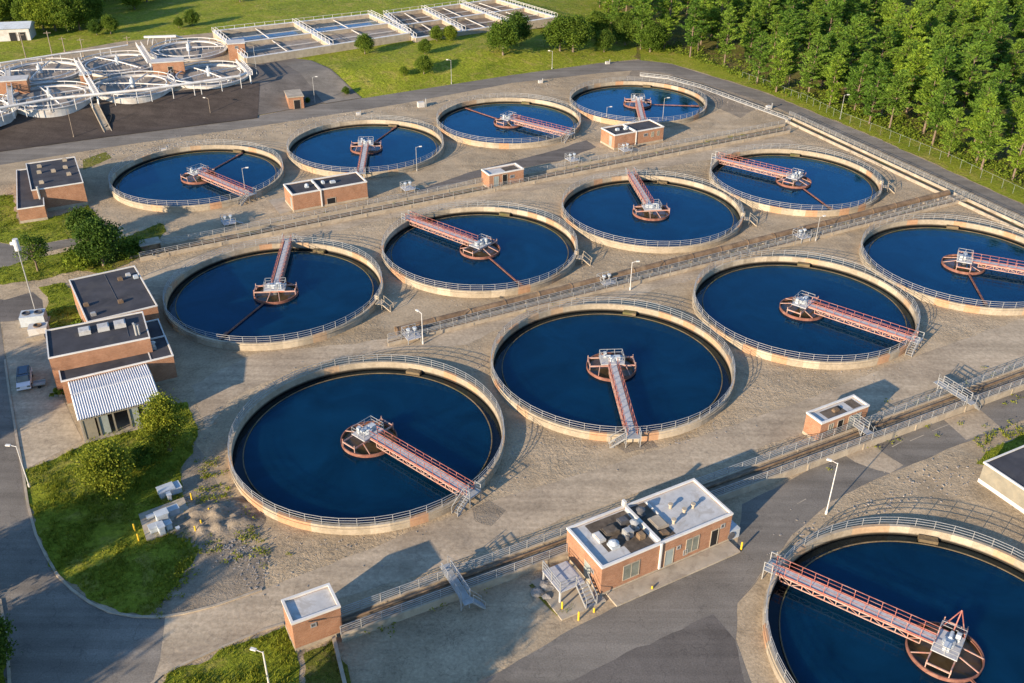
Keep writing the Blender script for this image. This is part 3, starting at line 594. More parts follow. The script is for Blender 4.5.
# ------------------------------------------------------------------ buildings
def rect(FL, FR, BL, h):
    a, b, c = at(*FL, h), at(*FR, h), at(*BL, h); u = (b-a); u.z = 0; L = u.length; u.normalize(); v = Vector((-u.y, u.x, 0)); D = (c-a).dot(v)
    ctr = a+u*L/2+v*D/2; return ctr.x, ctr.y, L, D, math.atan2(u.y, u.x)
def opening(root, kind, face, pos, z0, wd, hh, L, D):
    # face: 'f' front (-y), 'l' left (-x), 'r' right (+x); pos from the face's left end as seen from outside
    def P(s, out, z): 
        if face == 'f': return Vector((-L/2+s, -D/2-out, z))
        if face == 'l': return Vector((-L/2-out, D/2-s, z))
        return Vector((L/2+out, -D/2+s, z))
    def slab(mb, s0, s1, z0_, z1_, o0, o1):
        p = [P(s, o, z) for z in (z0_, z1_) for s, o in ((s0, o1), (s1, o1), (s1, o0), (s0, o0))]
        mb.add(p, [(3, 2, 1, 0), (4, 5, 6, 7), (0, 1, 5, 4), (1, 2, 6, 5), (2, 3, 7, 6), (3, 0, 4, 7)])
    t = .09; s0, s1 = pos-wd/2, pos+wd/2; z1 = z0+hh
    mb = MB(); slab(mb, s0-t, s1+t, z1, z1+t, -.05, .06); slab(mb, s0-t, s1+t, z0-t, z0, -.05, .06); slab(mb, s0-t, s0, z0, z1, -.05, .055); slab(mb, s1, s1+t, z0, z1, -.05, .055)
    if kind == 'window': slab(mb, (s0+s1)/2-.035, (s0+s1)/2+.035, z0, z1, -.05, .05)
    fr = mb.build(kind, G['slab'] if kind != 'vent' else G['metal'], root)
    mb = MB(); slab(mb, s0, s1, z0, z1, -.05, .025)
    mb.build({'window': 'pane', 'door': 'door_leaf', 'vent': 'louvre', 'doorway': 'dark_interior'}[kind], {'window': G['glass'], 'door': G['greypanel'], 'vent': G['unitdark'], 'doorway': G['black']}[kind], fr)
def building(name, label, FL, FR, BL, h, z0=0, wallm='brick', roofm='roof', plinth=.4, cop=.26, openings=(), cat='building', parapet=.28, coph=.24):
    global PAR; PAR = parapet
    x, y, L, D, a = rect(FL, FR, BL, h); root = thing(name, label, cat)
    hh = h-z0
    mb = MB(); th = max(.1, cop-.06)
    for cx, cy, sx, sy in ((0, -D/2+th/2, L, th), (0, D/2-th/2, L, th), (-L/2+th/2, 0, th, D-2*th), (L/2-th/2, 0, th, D-2*th)): mb.box(cx, cy, plinth, sx, sy, hh-plinth-coph+.02)
    mb.build('wall', G[wallm], root)
    if plinth:
        mb = MB(); mb.box(0, 0, -.3, L+.1, D+.1, plinth+.3); mb.build('foundation', G['concrete'], root)
    mb = MB(); mb.box(0, 0, hh-parapet-.2, L-.3, D-.3, .2); mb.build('roof', G[roofm], root)
    mb = MB(); c = cop
    for cx, cy, sx, sy in ((0, -D/2+c/2-.06, L+.12, c), (0, D/2-c/2+.06, L+.12, c), (-L/2+c/2-.06, 0, c, D-2*c+.12), (L/2-c/2+.06, 0, c, D-2*c+.12)): mb.box(cx, cy, hh-coph, sx, sy, coph)
    mb.build('coping', G['trim'], root)
    for o in openings: opening(root, *o, L, D)
    root['_'] = 0; del root['_']
    return root, L, D, hh, (x, y, z0, a)
def place(root, t): root.location = t[:3]; root.rotation_euler.z = t[3]
# big pump house
b, L, D, h, T = building('pump_house', 'big two part brick pump house with pale roof and roof plant beside the lower road', (602.3, 567.3), (732.8, 513), (572.4, 525.5), 4.1, roofm='whiteroof')
for o in (('window', 'f', .22*L, 1.0, 1.9, 1.9), ('window', 'f', .69*L, 1.0, 1.6, 1.9), ('door', 'f', .51*L, .45, 1.0, 2.1), ('doorway', 'f', .87*L, .45, .9, 2.2), ('vent', 'f', .93*L, 2.6, .4, .4), ('vent', 'f', .58*L, 2.2, .35, .35), ('vent', 'f', .64*L, .9, .4, .6),
          ('door', 'l', .62*D, .45, 1.0, 2.1), ('vent', 'l', .76*D, 2.0, .35, .35)): opening(b, *o, L, D)
zr = h-PAR
mb = MB(); mb.box(-L/2+.435*L, 0, zr, .32, D-.7, .42); mb.box(-L/2+.435*L, -D/2-.1, .5, .22, .16, h-.5); mb.box(-L/2+.435*L, D/2+.1, h-.3, .3, .5, .9); mb.build('dividing_parapet', G['trim'], b)
mb = MB(); mb.box(-L/2+.585*L, D*.14, zr, .14, D*.55, .16); mb.build('roof_curb', G['trim'], b)
mb = MB(); mb.box(-L/2+.265*L, .10*D, zr, .30*L, .68*D, .012); mb.box(-L/2+.51*L, .02*D, zr, .13*L, .86*D, .012); mb.box(-L/2+.32*L, -.33*D, zr, .18*L, .19*D, .016); mb.build('roof_ballast', G['gravelroof'], b)
def plant(kind, fx, fy, sx, sy, sz, m='unit'):
    mb = MB(); x, y = -L/2+fx*L, -D/2+fy*D
    if kind == 'box': mb.box(x, y, zr, sx, sy, sz); mb.box(x, y, zr+sz, sx*.8, sy*.8, .08)
    elif kind == 'fan': mb.box(x, y, zr, sx, sx, .3); mb.cyl(x, y, zr+.3, zr+sz, sx*.4, 14); mb.cyl(x, y, zr+sz, zr+sz+.25, sx*.58, 14, sx*.2)
    elif kind == 'hatch': mb.box(x, y, zr, sx, sy, sz); mb.box(x, y, zr+sz, sx-.3, sy-.3, .06)
    elif kind == 'duct': mb.tube((x, y, zr), (x, y, zr+sz), .25, 10); mb.tube((x, y, zr+sz), (x+sx, y+sy, zr+sz), .25, 10); mb.tube((x+sx, y+sy, zr+sz), (x+sx, y+sy, zr), .25, 10)
    mb.build({'box': 'air_handler', 'fan': 'exhaust_fan', 'hatch': 'roof_hatch', 'duct': 'duct'}[kind], G[m], b)
plant('box', .22, .62, 1.7, 1.2, .4, 'gravelroof'); plant('box', .30, .42, .9, .9, .8, 'metal'); plant('duct', .28, .35, 1.2, .8, .6, 'unitdark'); plant('fan', .17, .33, 1.0, 0, .5); plant('fan', .37, .5, .9, 0, 1.0, 'metal'); plant('box', .34, .70, 1.1, .9, .5, 'unitdark')
plant('box', .13, .58, .8, 1.4, .35, 'whiteroof'); plant('box', .36, .28, .7, .7, .6, 'rust'); plant('fan', .48, .72, .9, 0, .8, 'unitdark'); plant('hatch', .535, .42, 1.5, 1.9, .25, 'slab'); plant('box', .51, .18, .9, .7, .25, 'rust')
for fx, fy in ((.69, .62), (.74, .42), (.82, .45), (.62, .30)):
    mb = MB(); x, y = -L/2+fx*L, -D/2+fy*D; mb.cyl(x, y, zr, zr+.5, .18, 10); mb.cyl(x, y, zr+.5, zr+.62, .28, 10); mb.build('roof_vent', G['concrete'], b)
mb = MB(); mb.box(.02*L, -D/2-1.05, 0, L*.96, 1.9, .22); mb.build('apron_slab', G['slab'], b)
mb = MB(); mb.box(L/2+.8, -D*.3, 0, 1.5, 2.6, 1.3); ac = mb.build('condenser', G['unit'], b)
mb = MB(); mb.tube((L/2+.3, -D*.3-1.30, .72), (L/2+.3, -D*.3-1.42, .72), .5, 16); mb.build('fan_grille', G['unitdark'], ac)
place(b, T)
def loc(T, x, y, z=0): c, s = math.cos(T[3]), math.sin(T[3]); return Vector((T[0]+c*x-s*y, T[1]+s*x+c*y, T[2]+z))
# entrance landing at its left end
ent = thing('entrance_landing', 'concrete landing with steel canopy frame at the left end of the big pump house', 'landing')
mb = MB(); mb.box(0, 0, 0, 4.6, 5.2, .16); mb.build('slab', G['slab'], ent)
mb = MB(); mb.box(-.2, .6, 1.3, 2.6, 3.0, .14); mb.build('platform', G['grey'], ent)
mb = MB()
for x in (-1.4, 1.0):
    for y in (-.8, 2.0): mb.bar((x, y, .16), (x, y, 1.3), .14, .14)
mb.build('post', G['trim'], ent)
mb = MB(); rail(mb, [(-1.45, 2.1, 1.44), (-1.45, -.9, 1.44), (.2, -.9, 1.44)], 1.1, 1.2, .035, 3); mb.build('railing', G['metal'], ent)
mb = MB()
for k in range(6): mb.box(.75, -1.05-.28*k, 1.15-.2*k, 1.0, .28, .08)
for x in (.2, 1.3): mb.bar((x, -.9, 1.4), (x, -2.6, .2), .06, .2); mb.bar((x, -.9, 2.5), (x, -2.6, 1.2), .05, .05); mb.bar((x, -2.6, .2), (x, -2.6, 1.2), .06, .06)
mb.build('stair', G['metal'], ent)
ent.scale = (1.15, 1.15, 1.2); place(ent, (*loc(T, -L/2-2.5, -D*.18)[:], T[3]))
for px, lb in (((578.5, 620), 'yellow bollard at the front corner of the entrance landing'), ((562, 610), 'leaning yellow bollard beside the grassy rocks'), ((741, 550), 'yellow bollard by the condenser at the right end of the big pump house'), ((594, 612), 'low yellow bollard in front of the pump house steps'), ((652, 590), 'stub of a yellow bollard on the apron below the pump house door')):
    mb = MB(); p = at(*px); hb = 1.1 if px[0] < 580 or px[0] > 700 else .5; mb.cyl(p.x, p.y, 0, hb, .11, 10); mb.cyl(p.x, p.y, hb, hb+.07, .11, 10, .04); tag(mb.build('bollard', G['yellow']), lb, 'bollard', 'yellow bollards at the pump house')
# rocks
for px, s, lb in (((537, 594), .7, 'dark boulder left in the weeds by the entrance landing'), ((547, 598), .5, 'small boulder nearest the landing slab'), ((548, 588), .9, 'flat pale boulder topmost in the weeds')):
    mb = MB(); p = at(*px); vs = []; n1, n2 = 10, 7
    for j in range(n2):
        for i in range(n1):
            th = PI*j/(n2-1); ph = 2*PI*i/n1; d = Vector((math.sin(th)*math.cos(ph), math.sin(th)*math.sin(ph)*.8, math.cos(th)*.6)); k = s*(1+.35*noise.noise(d*2+p)); vs.append(p+d*k+Vector((0, 0, s*.3)))
    mb.add(vs, [(j*n1+i, (j+1)*n1+i, (j+1)*n1+(i+1) % n1, j*n1+(i+1) % n1) for j in range(n2-1) for i in range(n1)]); tag(mb.build('boulder', G['rock']), lb, 'boulder', 'boulders by the landing')
# small huts
b, L, D, h, T = building('brick_hut', 'small square brick hut with pale flat roof at the left end of the front channel', (291.6, 623.3), (340, 605.7), (281, 600), 3.9, roofm='whiteroof', plinth=.45)
opening(b, 'vent', 'f', .42*L, 2.5, .4, .35, L, D); place(b, T)
mb = MB(); p, q, r = at(334, 640), at(346, 690), at(300, 655); mb.bar(p+Vector((0, 0, .3)), q+Vector((0, 0, .3)), .35, .6); tag(mb.build('retaining_wall', G['concrete']), 'low concrete wall running down from the front channel end', 'wall')
b, L, D, h, T = building('brick_hut', 'small brick hut with white coping standing on the right half of the front channel', (822, 422.8), (869.3, 404.8), (807.6, 411.7), 3.3, roofm='whiteroof')
for o in (('window', 'f', .22*L, 1.1, .7, 1.4), ('doorway', 'f', .42*L, .45, .9, 2.1), ('door', 'f', .72*L, .45, 2.0, 2.1)): opening(b, *o, L, D)
zr = h-PAR; mb = MB(); mb.box(-.1*L, 0, zr, .4*L, D*.6, .012); mb.box(.33*L, .05*D, zr, .18*L, D*.65, .012); mb.build('roof_ballast', G['gravelroof'], b)
plant('box', .45, .5, .9, .5, .3, 'rust'); place(b, T)
b, L, D, h, T = building('brick_hut', 'small brick hut with two doors and half pale roof between the back and middle tanks', (489.3, 174.8), (523.7, 168.3), (482, 169), 3.2, roofm='whiteroof')
for o in (('door', 'f', .2*L, .45, 1.0, 2.1), ('doorway', 'f', .45*L, .45, 1.0, 2.2), ('vent', 'f', .66*L, 1.7, .8, .5)): opening(b, *o, L, D)
zr = h-PAR; mb = MB(); mb.box(.22*L, 0, zr, .4*L, D*.75, .012); mb.build('roof_ballast', G['gravelroof'], b); place(b, T)
b, L, D, h, T = building('valve_house', 'brick building with two dark roof halves and white downpipe in front of the farthest tank', (615, 135), (664, 126.2), (602, 127.5), 3.4)
for o in (('door', 'l', .72*D, .45, 1.0, 2.2), ('vent', 'f', .63*L, 1.9, .9, .5), ('window', 'f', .77*L, 1.5, .6, 1.0), ('window', 'f', .89*L, 1.5, .5, 1.0)): opening(b, *o, L, D)
zr = h-PAR; mb = MB(); mb.box(-L/2+.43*L, 0, zr, .3, D-.7, .36); mb.box(-L/2+.43*L, -D/2-.1, .4, .22, .14, h-.4); mb.build('dividing_parapet', G['trim'], b)
plant('fan', .35, .5, .7, 0, .5); plant('box', .2, .55, .8, .6, .4); place(b, T)
b, L, D, h, T = building('blower_house', 'long low dark roofed brick building in front of a back row tank', (292.2, 194.5), (366.8, 181.2), (284.7, 183.8), 3.6)
zr = h-PAR; mb = MB(); mb.box(-L/2+.37*L, 0, zr, .3, D-.7, .36); mb.box(-L/2+.37*L, -D/2-.12, .2, .22, .16, h-.2); mb.build('dividing_parapet', G['trim'], b)
for o in (('doorway', 'f', .5*L, .2, 1.6, 1.3), ('door', 'l', .8*D, .45, 1.0, 2.1)): opening(b, *o, L, D)
plant('fan', .25, .5, .7, 0, .5); plant('box', .6, .5, 1, .7, .35); plant('box', .48, .6, .5, .9, .4); place(b, T)
sheet('concrete_pad', [(268, 200), (286, 197), (292, 211), (280, 214)], .02, G['slab'], 0)
# upper left stepped building
b, L, D, h, T = building('filter_building', 'brick building with stepped dark roofs above the lawn at the left edge', (31.3, 190), (83, 182), (24, 163.7), 4.6, plinth=.6, cop=.17, parapet=.16, coph=.2)
zr = h-PAR
for fx, fy in ((.25, .8), (.22, .58), (.5, .55), (.22, .2), (.75, .62), (.78, .9), (.78, .35)): plant('box', fx, fy, .8, .5, .5, 'concrete')
mb = MB(); mb.cyl(-L/2+.12*L, -D/2-.25, .6, h+.6, .22, 10); mb.build('flue', G['metal'], b)
place(b, T); TA = T; LA, DA = L, D
w_ = thing('filter_building_annex', 'lower brick annex with dark roof on the left of the stepped building', 'building')
x, y, L, D, a = rect((17, 208.9), (44, 205), (9.1, 170.7), 2.9)
b2, L, D, h, T = building('brick_annex', 'low brick annex joined to the left of the stepped dark roofed building', (17, 208.9), (44, 205), (8, 171), 2.9, plinth=.5, cop=.17, parapet=.16, coph=.2)
zr = h-PAR; plant('box', .42, .62, 1.5, 1.2, .5, 'concrete'); plant('box', .4, .35, .5, .5, .4, 'concrete'); plant('box', .30, .85, .4, 1.8, .3, 'concrete'); place(b2, T); bpy.data.objects.remove(w_)
# left complex
b, L, D, h, T = building('workshop_building', 'large flat dark roofed brick workshop, rear block of the complex left of the tanks', (87.3, 321.7), (157, 305), (75.6, 278.4), 4.6, cop=.17, parapet=.16, coph=.2)
zr = h-PAR
for fx, fy, m in ((.55, .25, 'rust'), (.93, .72, 'unit'), (.84, .80, 'whiteroof'), (.12, .12, 'metal'), (.7, .75, 'rust'), (.08, .35, 'rust')): plant('box', fx, fy, .7, .6, .4, m)
mb = MB(); mb.box(.02*L, .1*D, zr, .06, D*.7, .05); mb.build('roof_seam', G['unitdark'], b)
opening(b, 'window', 'l', .4*D, 1.4, 1.5, 1.4, L, D); opening(b, 'door', 'l', .75*D, .45, 1.2, 2.1, L, D); place(b, T)
b, L, D, h, T = building('workshop_tall_block', 'tallest dark roofed brick block with three skylights in the complex left of the tanks', (48.4, 357.7), (149.6, 337), (41, 331), 6.2, cop=.17, parapet=.16, coph=.2)
zr = h-PAR
for fx in (.38, .57, .74): plant('hatch', fx, .66, 1.5, 1.5, .55, 'whiteroof')
mb = MB(); mb.cyl(.38*L, -.3*D, zr, zr+1.8, .18, 8); mb.cyl(.41*L, -.3*D, zr, zr+1.5, .15, 8); mb.tube((.38*L, -.3*D, zr+1.8), (.36*L, -.3*D, zr+1.8), .18, 8); mb.build('flue', G['metal'], b)
mb = MB(); mb.box(.30*L, .05*D, zr, .06, D*.7, .05); mb.build('roof_seam', G['unitdark'], b)
opening(b, 'window', 'l', .4*D, 2.2, 1.4, 1.6, L, D); opening(b, 'window', 'l', .75*D, 2.2, 1.2, 1.6, L, D); opening(b, 'door', 'l', .6*D, .45, 1.4, 2.2, L, D); place(b, T)
b, L, D, h, T = building('workshop_front_block', 'low dark roofed brick block behind the corrugated shed in the complex left of the tanks', (61, 381), (173, 354.8), (55, 360), 4.0, cop=.17, parapet=.16, coph=.2)
zr = h-PAR; plant('fan', .85, .55, .9, 0, .9, 'metal'); place(b, T)
b, L, D, h, T = building('workshop_side_wing', 'dark roofed brick side wing along the right of the tallest block, facing the tanks', (151, 360.2), (172.6, 355.2), (138.5, 323), 3.9, cop=.17, parapet=.16, coph=.2)
place(b, T)
# corrugated open shed
x, y, L, D, a = rect((79.4, 417.4), (157.6, 397.2), (69.8, 377.9), 3.6)
s_ = thing('corrugated_shed', 'open fronted shed with shiny white corrugated roof beside the near left lawn', 'shed')
mb = MB(); n = 34; rows = [(-D/2-.3, 3.35), (0, 3.95), (D/2+.3, 3.35)]
for (ya, za), (yb, zb) in zip(rows, rows[1:]):
    vs = []
    for i in range(n*2+1):
        xx = -L/2-.3+(L+.6)*i/(2*n); dz = .17 if i % 2 else 0
        vs += [(xx, ya, za+dz), (xx, yb, zb+dz)]
    mb.add(vs, [(2*i, 2*i+2, 2*i+3, 2*i+1) for i in range(2*n)])
    vs2 = [(v[0], v[1], v[2]-.06) for v in vs]; mb.add(vs2, [(2*i+1, 2*i+3, 2*i+2, 2*i) for i in range(2*n)])
mb.build('roof', G['corr'], s_)
mb = MB(); mb.box(0, 0, 3.98, L+.6, .35, .1); mb.build('ridge_cap', G['white'], s_)
mb = MB()
for i in range(6): mb.box(-L/2+.1+(L-.2)*i/5, -D/2+.1, 0, .2, .2, 3.3)
mb.box(0, -D/2+.1, 2.95, L, .18, .35); mb.build('frame', G['cream'], s_)
mb = MB(); mb.box(-L/2+.08, 0, 0, .16, D-.3, 3.3); mb.box(L/2-.08, 0, 0, .16, D-.3, 3.3); mb.box(0, D/2-.1, 0, L, .16, 3.3); mb.box(-L/2+.9, -D/2+.12, 0, 1.4, .1, 3.0); mb.build('wall', G['cream'], s_)
for i in (1, 3, 4):
    mb = MB(); mb.box(-L/2+.1+(L-.2)*(i*.2+.06), -D/2+.16, .1, (L-.2)/5*.7, .08, 2.8); mb.build('shutter', G['greypanel'], s_)
mb = MB(); mb.box(0, 0, 0, L+.4, D+1.2, .12); mb.build('floor_slab', G['slab'], s_)
s_.location = (x, y, 0); s_.rotation_euler.z = a
# lower right building
b, L, D, h, T = building('maintenance_building', 'cream walled building with dark flat roof cut off at the right photo edge', (984.8, 461.8), (1060, 431), (955, 440), 3.0, wallm='cream', plinth=0, cop=.2)
bpy.data.objects.remove(b) if False else None
place(b, T)
# rotate it so its long side runs down right: rebuilt from its own corners
A, B = at(984.8, 461.8, 3.0), at(1024, 488, 3.0)
u = (B-A).xy.normalized(); ang = math.atan2(u.y, u.x); v2 = Vector((-u.y, u.x)); Ln, Dn = 26.0, 18.0
for c in list(b.children): bpy.data.objects.remove(c)
mb = MB(); th = .25
for cx, cy, sx, sy in ((0, -Dn/2+th/2, Ln, th), (0, Dn/2-th/2, Ln, th), (-Ln/2+th/2, 0, th, Dn-2*th), (Ln/2-th/2, 0, th, Dn-2*th)): mb.box(cx, cy, .5, sx, sy, 2.3)
b.location = (0, 0, 0); b.rotation_euler = (0, 0, 0)
mb.build('wall', G['cream'], b)
mb = MB(); mb.box(0, 0, -.2, Ln+.12, Dn+.12, .7); mb.build('foundation', G['trim'], b)
mb = MB(); mb.box(0, 0, 2.6, Ln-.3, Dn-.3, .3); mb.build('roof', G['roof'], b)
mb = MB()
for cx, cy, sx, sy in ((0, -Dn/2, Ln+.2, .2), (0, Dn/2, Ln+.2, .2), (-Ln/2, 0, .2, Dn-.2), (Ln/2, 0, .2, Dn-.2)): mb.box(cx, cy, 2.78, sx, sy, .22)
mb.build('coping', G['trim'], b)
ctr = A.xy+u*Ln/2+v2*Dn/2; b.location = (ctr.x, ctr.y, 0); b.rotation_euler.z = ang
# booth on the ramp
p = ath(289, 108); b_ = thing('brick_booth', 'small pale roofed brick booth with dark doorway at the foot of the service yard', 'booth')
mb = MB(); mb.box(0, 0, 0, 3.6, 5.6, 3.0); mb.build('wall', G['brick'], b_)
mb = MB(); mb.box(0, 0, 3.0, 4.0, 6.0, .25); mb.build('roof', G['slab'], b_)
opening(b_, 'doorway', 'f', 2.0, .1, 1.5, 2.2, 3.6, 5.6); b_.location = (p.x+1, p.y+2.5, p.z-.3); b_.rotation_euler.z = R(20)
# ------------------------------------------------------------------ upper left white tanks
ft = thing('trickling_filter', 'x', 'filter tank')
FR_ = 9.9
mb = MB(); mb.ring(FR_-.35, FR_, -1.2, .7, 72); mb.ring(FR_-.4, FR_+.3, .7, .84, 72); mb.build('wall', G['whitec'], ft)
mb = MB(); mb.disc(FR_-.35, .3, 72); mb.build('filter_bed', G['bed'], ft)
mb = MB(); n = 40
pts = [(FR_*math.cos(2*PI*i/n), FR_*math.sin(2*PI*i/n), 1.6) for i in range(n+1)]; mb.path(pts, .11, 6)
for i in range(0, n, 2): mb.tube(pts[i], (pts[i][0], pts[i][1], .8), .05, 5)
mb.build('ring_rail', G['white'], ft); mb = MB()
pts = [(.8*FR_*math.cos(.5+2*PI*i/n), .8*FR_*math.sin(.5+2*PI*i/n), 1.0) for i in range(29)]; mb.path(pts, .17, 6); mb.build('ring_pipe', G['white'], ft)
for k in range(4):
    mb = MB(); a = k*PI/2+.3; c = Vector((math.cos(a), math.sin(a), 0)); mb.tube(c*.3+Vector((0, 0, 1.4)), c*9.3+Vector((0, 0, 1.1)), .15, 8)
    for q in range(5): mb.tube(c*(2+1.6*q)+Vector((0, 0, 1.2)), c*(2+1.6*q)+Vector((0, 0, .45)), .05, 5)
    mb.build('distributor_arm', G['white'], ft)
mb = MB(); mb.cyl(0, 0, .5, 2.4, .6, 14); mb.cyl(0, 0, 2.4, 3.0, .25, 10); mb.build('centre_column', G['unit'], ft)
FTS = [((189, 53), 'white ringed filter tank at the back beside the rectangular basins'), ((118, 67), 'white ringed filter tank at the middle of the back filter row'), ((40, 75), 'white ringed filter tank at the back behind the leftmost brick box'), ((209, 78), 'white ringed filter tank at the right end of the front filter row'), ((133, 89), 'white ringed filter tank directly behind the stair on the dark bank'), ((50, 100), 'white ringed filter tank left of the bank stair in the front filter row'), ((-30, 114), 'white ringed filter tank cut by the left photo edge above the dark bank'), ((-38, 86), 'white ringed filter tank hidden past the left photo edge')]
for i, (px, lb) in enumerate(FTS):
    o = ft if i == 0 else dup(ft); p = at(px[0], px[1]-3, HZ+.7); o.location = (p.x, p.y, HZ); o.rotation_euler.z = i*.7; tag(o, lb, 'filter tank', 'white ringed filter tanks on the terrace')
# walkway pipe along the front row
def longpipe(name, label, pxs, z, r, post=5, m='white', base=None):
    pts = [at(*p, z) for p in pxs]; root = thing(name, label, 'pipe', (pts[0].x, pts[0].y, HZ)); mb = MB(); mb.path(pts, r, 8); mb.build('pipe', G[m], root)
    for a, b in zip(pts, pts[1:]):
        L = (b-a).length
        for k in range(int(L/post)+1): p = a.lerp(b, min(1, k*post/L)); mb = MB(); mb.tube(p, (p.x, p.y, z-3.0), .09, 6); mb.build('support', G[m], root)
longpipe('white_header_pipe', 'long white header pipe along the front filter row above the dark bank', [(-60, 118), (0, 108), (50, 99), (90, 95), (150, 89), (200, 82), (240, 76), (246, 73)], HZ+3.0, .32)
longpipe('white_header_pipe', 'thin white pipe along the back edge of the filter terrace by the lawn', [(-60, 72), (0, 63), (60, 54), (110, 48), (128, 45)], HZ+2.2, .2)
def railed_walk(label, p0, p1, z, wd=1.3):
    a, b = at(*p0, z), at(*p1, z); root = thing('filter_walkway', label, 'walkway', (a.x, a.y, HZ)); mb = MB(); mb.bar(a, b, wd, .15); mb.build('deck', G['whitec'], root)
    n = (b-a).cross(Vector((0, 0, 1))).normalized()*wd/2; mb = MB()
    for s in (-1, 1): rail(mb, [a+n*s, b+n*s], 1.1, 1.5, .06, 2)
    mb.build('railing', G['white'], root); mb = MB(); mb.bar((a.x, a.y, HZ-.4), a, .3, .3); mb.bar((b.x, b.y, HZ-.4), b, .3, .3); mb.build('post', G['white'], root)
railed_walk('white railed walkway reaching from the back terrace edge to the central brick box', (139, 46), (150, 63), HZ+2); railed_walk('white railed walkway at the right end of the front filter row', (239, 63), (250, 75), HZ+2); railed_walk('white railed walkway left of the small brick box among the filters', (77, 62), (97, 96), HZ+2, 1.0); railed_walk('white railed walkway near the left photo edge among the filters', (8, 70), (12, 108), HZ+2, 1.0)
for pxf, wd, dp, hh, lb, door in (((168, 76), 7.6, 3.5, 3.4, 'brick box with dark doorway between the white filter tanks', 1), ((8, 96), 8.5, 4, 3.4, 'brick box with dark doorway at the left photo edge among the filters', 1), ((86, 86), 2.6, 2.5, 2.6, 'smallest brick box among the white filter tanks', 0), ((236, 60), 4.4, 4.0, 4.2, 'brick box under the white pipe at the corner of the rectangular basins', 0)):
    p = at(*pxf, HZ); b_ = thing('brick_box', lb, 'brick box'); mb = MB(); mb.box(0, 0, 0, wd, dp, hh); mb.build('wall', G['brick'], b_); mb = MB(); mb.box(0, 0, hh, wd+.3, dp+.3, .25); mb.build('roof', G['whitec'], b_)
    if door: opening(b_, 'doorway', 'f', wd*.55, .1, 1.1, 2.2, wd, dp)
    else: opening(b_, 'vent', 'f', wd*.5, hh-1.2, .7, .6, wd, dp)
    b_.location = (p.x, p.y+dp/2, HZ); b_.rotation_euler.z = R(17)
# bank stair
a, b = at(108.5, 133), at(94, 104, HZ+.1); root = thing('bank_stair', 'straight pale concrete stair climbing the dark bank to the filter tanks', 'stair', (a.x, a.y, 0)); mb = MB(); k = 26
for i in range(k): p = a.lerp(b, (i+.5)/k); mb.frame8(p+Vector((0, 0, .05)), (b-a).xy.to_3d()/(2*k)*1.05, (b-a).cross(Vector((0, 0, 1))).normalized()*.75, Vector((0, 0, .12)))
mb.build('step', G['slab'], root); n = (b-a).cross(Vector((0, 0, 1))).normalized()*.8; mb = MB()
for s in (-1, 1): mb.bar(a+n*s+Vector((0, 0, .2)), b+n*s+Vector((0, 0, .2)), .15, .35)
mb.build('cheek_wall', G['concrete'], root)
# rectangular basins
def basin(name, label, BL, BR, FR, FL, us, vs_, z, fills):
    c = [at(*p, z) for p in (FL, FR, BR, BL)]
    def bi(u, v): return c[0].lerp(c[1], u).lerp(c[3].lerp(c[2], u), v)
    root = thing(name, label, 'basin', (c[0].x, c[0].y, HZ)); mb = MB()
    for i, u in enumerate(us):
        p, q = bi(u, 0), bi(u, 1); wd = .9; mb.bar(p+Vector((0, 0, -1.2)), q+Vector((0, 0, -1.2)), wd, 2.4)
    for v in vs_:
        p, q = bi(0, v), bi(1, v); mb.bar(p+Vector((0, 0, -1.21)), q+Vector((0, 0, -1.21)), .7 if 0 < v < 1 else .9, 2.4)
    mb.build('wall', G['concrete'], root)
    mb = MB()
    for u in us: p, q = bi(u, 0), bi(u, 1); mb.bar(p+Vector((0, 0, .06)), q+Vector((0, 0, .06)), 1.1, .12)
    for v in vs_: p, q = bi(0, v), bi(1, v); mb.bar(p+Vector((0, 0, .045)), q+Vector((0, 0, .045)), .9, .09)
    mb.build('coping', G['white'], root)
    mb = MB()
    for u in us:
        p, q = bi(u, 0), bi(u, 1); n = (q-p).cross(Vector((0, 0, 1))).normalized()*.5
        for s in (-1, 1): rail(mb, [p+n*s+Vector((0, 0, .1)), q+n*s+Vector((0, 0, .1))], 1.0, 3.0, .045, 1)
    p, q = bi(0, 1), bi(1, 1); rail(mb, [p, q], 1.0, 3.0, .035, 1); mb.build('railing', G['white'], root)
    k = 0
    for u0_, u1_ in zip(us, us[1:]):
        for v0_, v1_ in zip(vs_, vs_[1:]):
            mb = MB(); p = [bi(u0_, v0_), bi(u1_, v0_), bi(u1_, v1_), bi(u0_, v1_)]; mb.add([(a.x, a.y, z-1.15) for a in p], [(0, 1, 2, 3)]); mb.build('bed', G[fills[k % len(fills)]], root)
            mb = MB(); m0 = p[0].lerp(p[1], .5); m1 = p[3].lerp(p[2], .5); mb.tube((m0.x, m0.y, z-.5), (m1.x, m1.y, z-.5), .16, 6); e0 = p[0].lerp(p[3], .5); e1 = p[1].lerp(p[2], .5); mb.tube((e0.x, e0.y, z-.62), (e1.x, e1.y, z-.62), .12, 6); mb.build('pipe', G['whitec'], root); k += 1
basin('aeration_basin', 'white railed concrete basin of four cells with grey blue water above the service yard', (214, 31), (369.7, 14), (409.5, 33), (246, 58), [0, .5, 1], [0, .5, 1], HZ+2, ['bed', 'murk', 'bed', 'murk'])
basin('drying_bed', 'white kerbed brown drying beds behind the grassy mound at the photo top', (385, 14), (496, -1), (556, 17), (415, 38), [0, .33, .67, 1], [0, .5, 1], HZ+1.2, ['mud', 'mud', 'mud'])
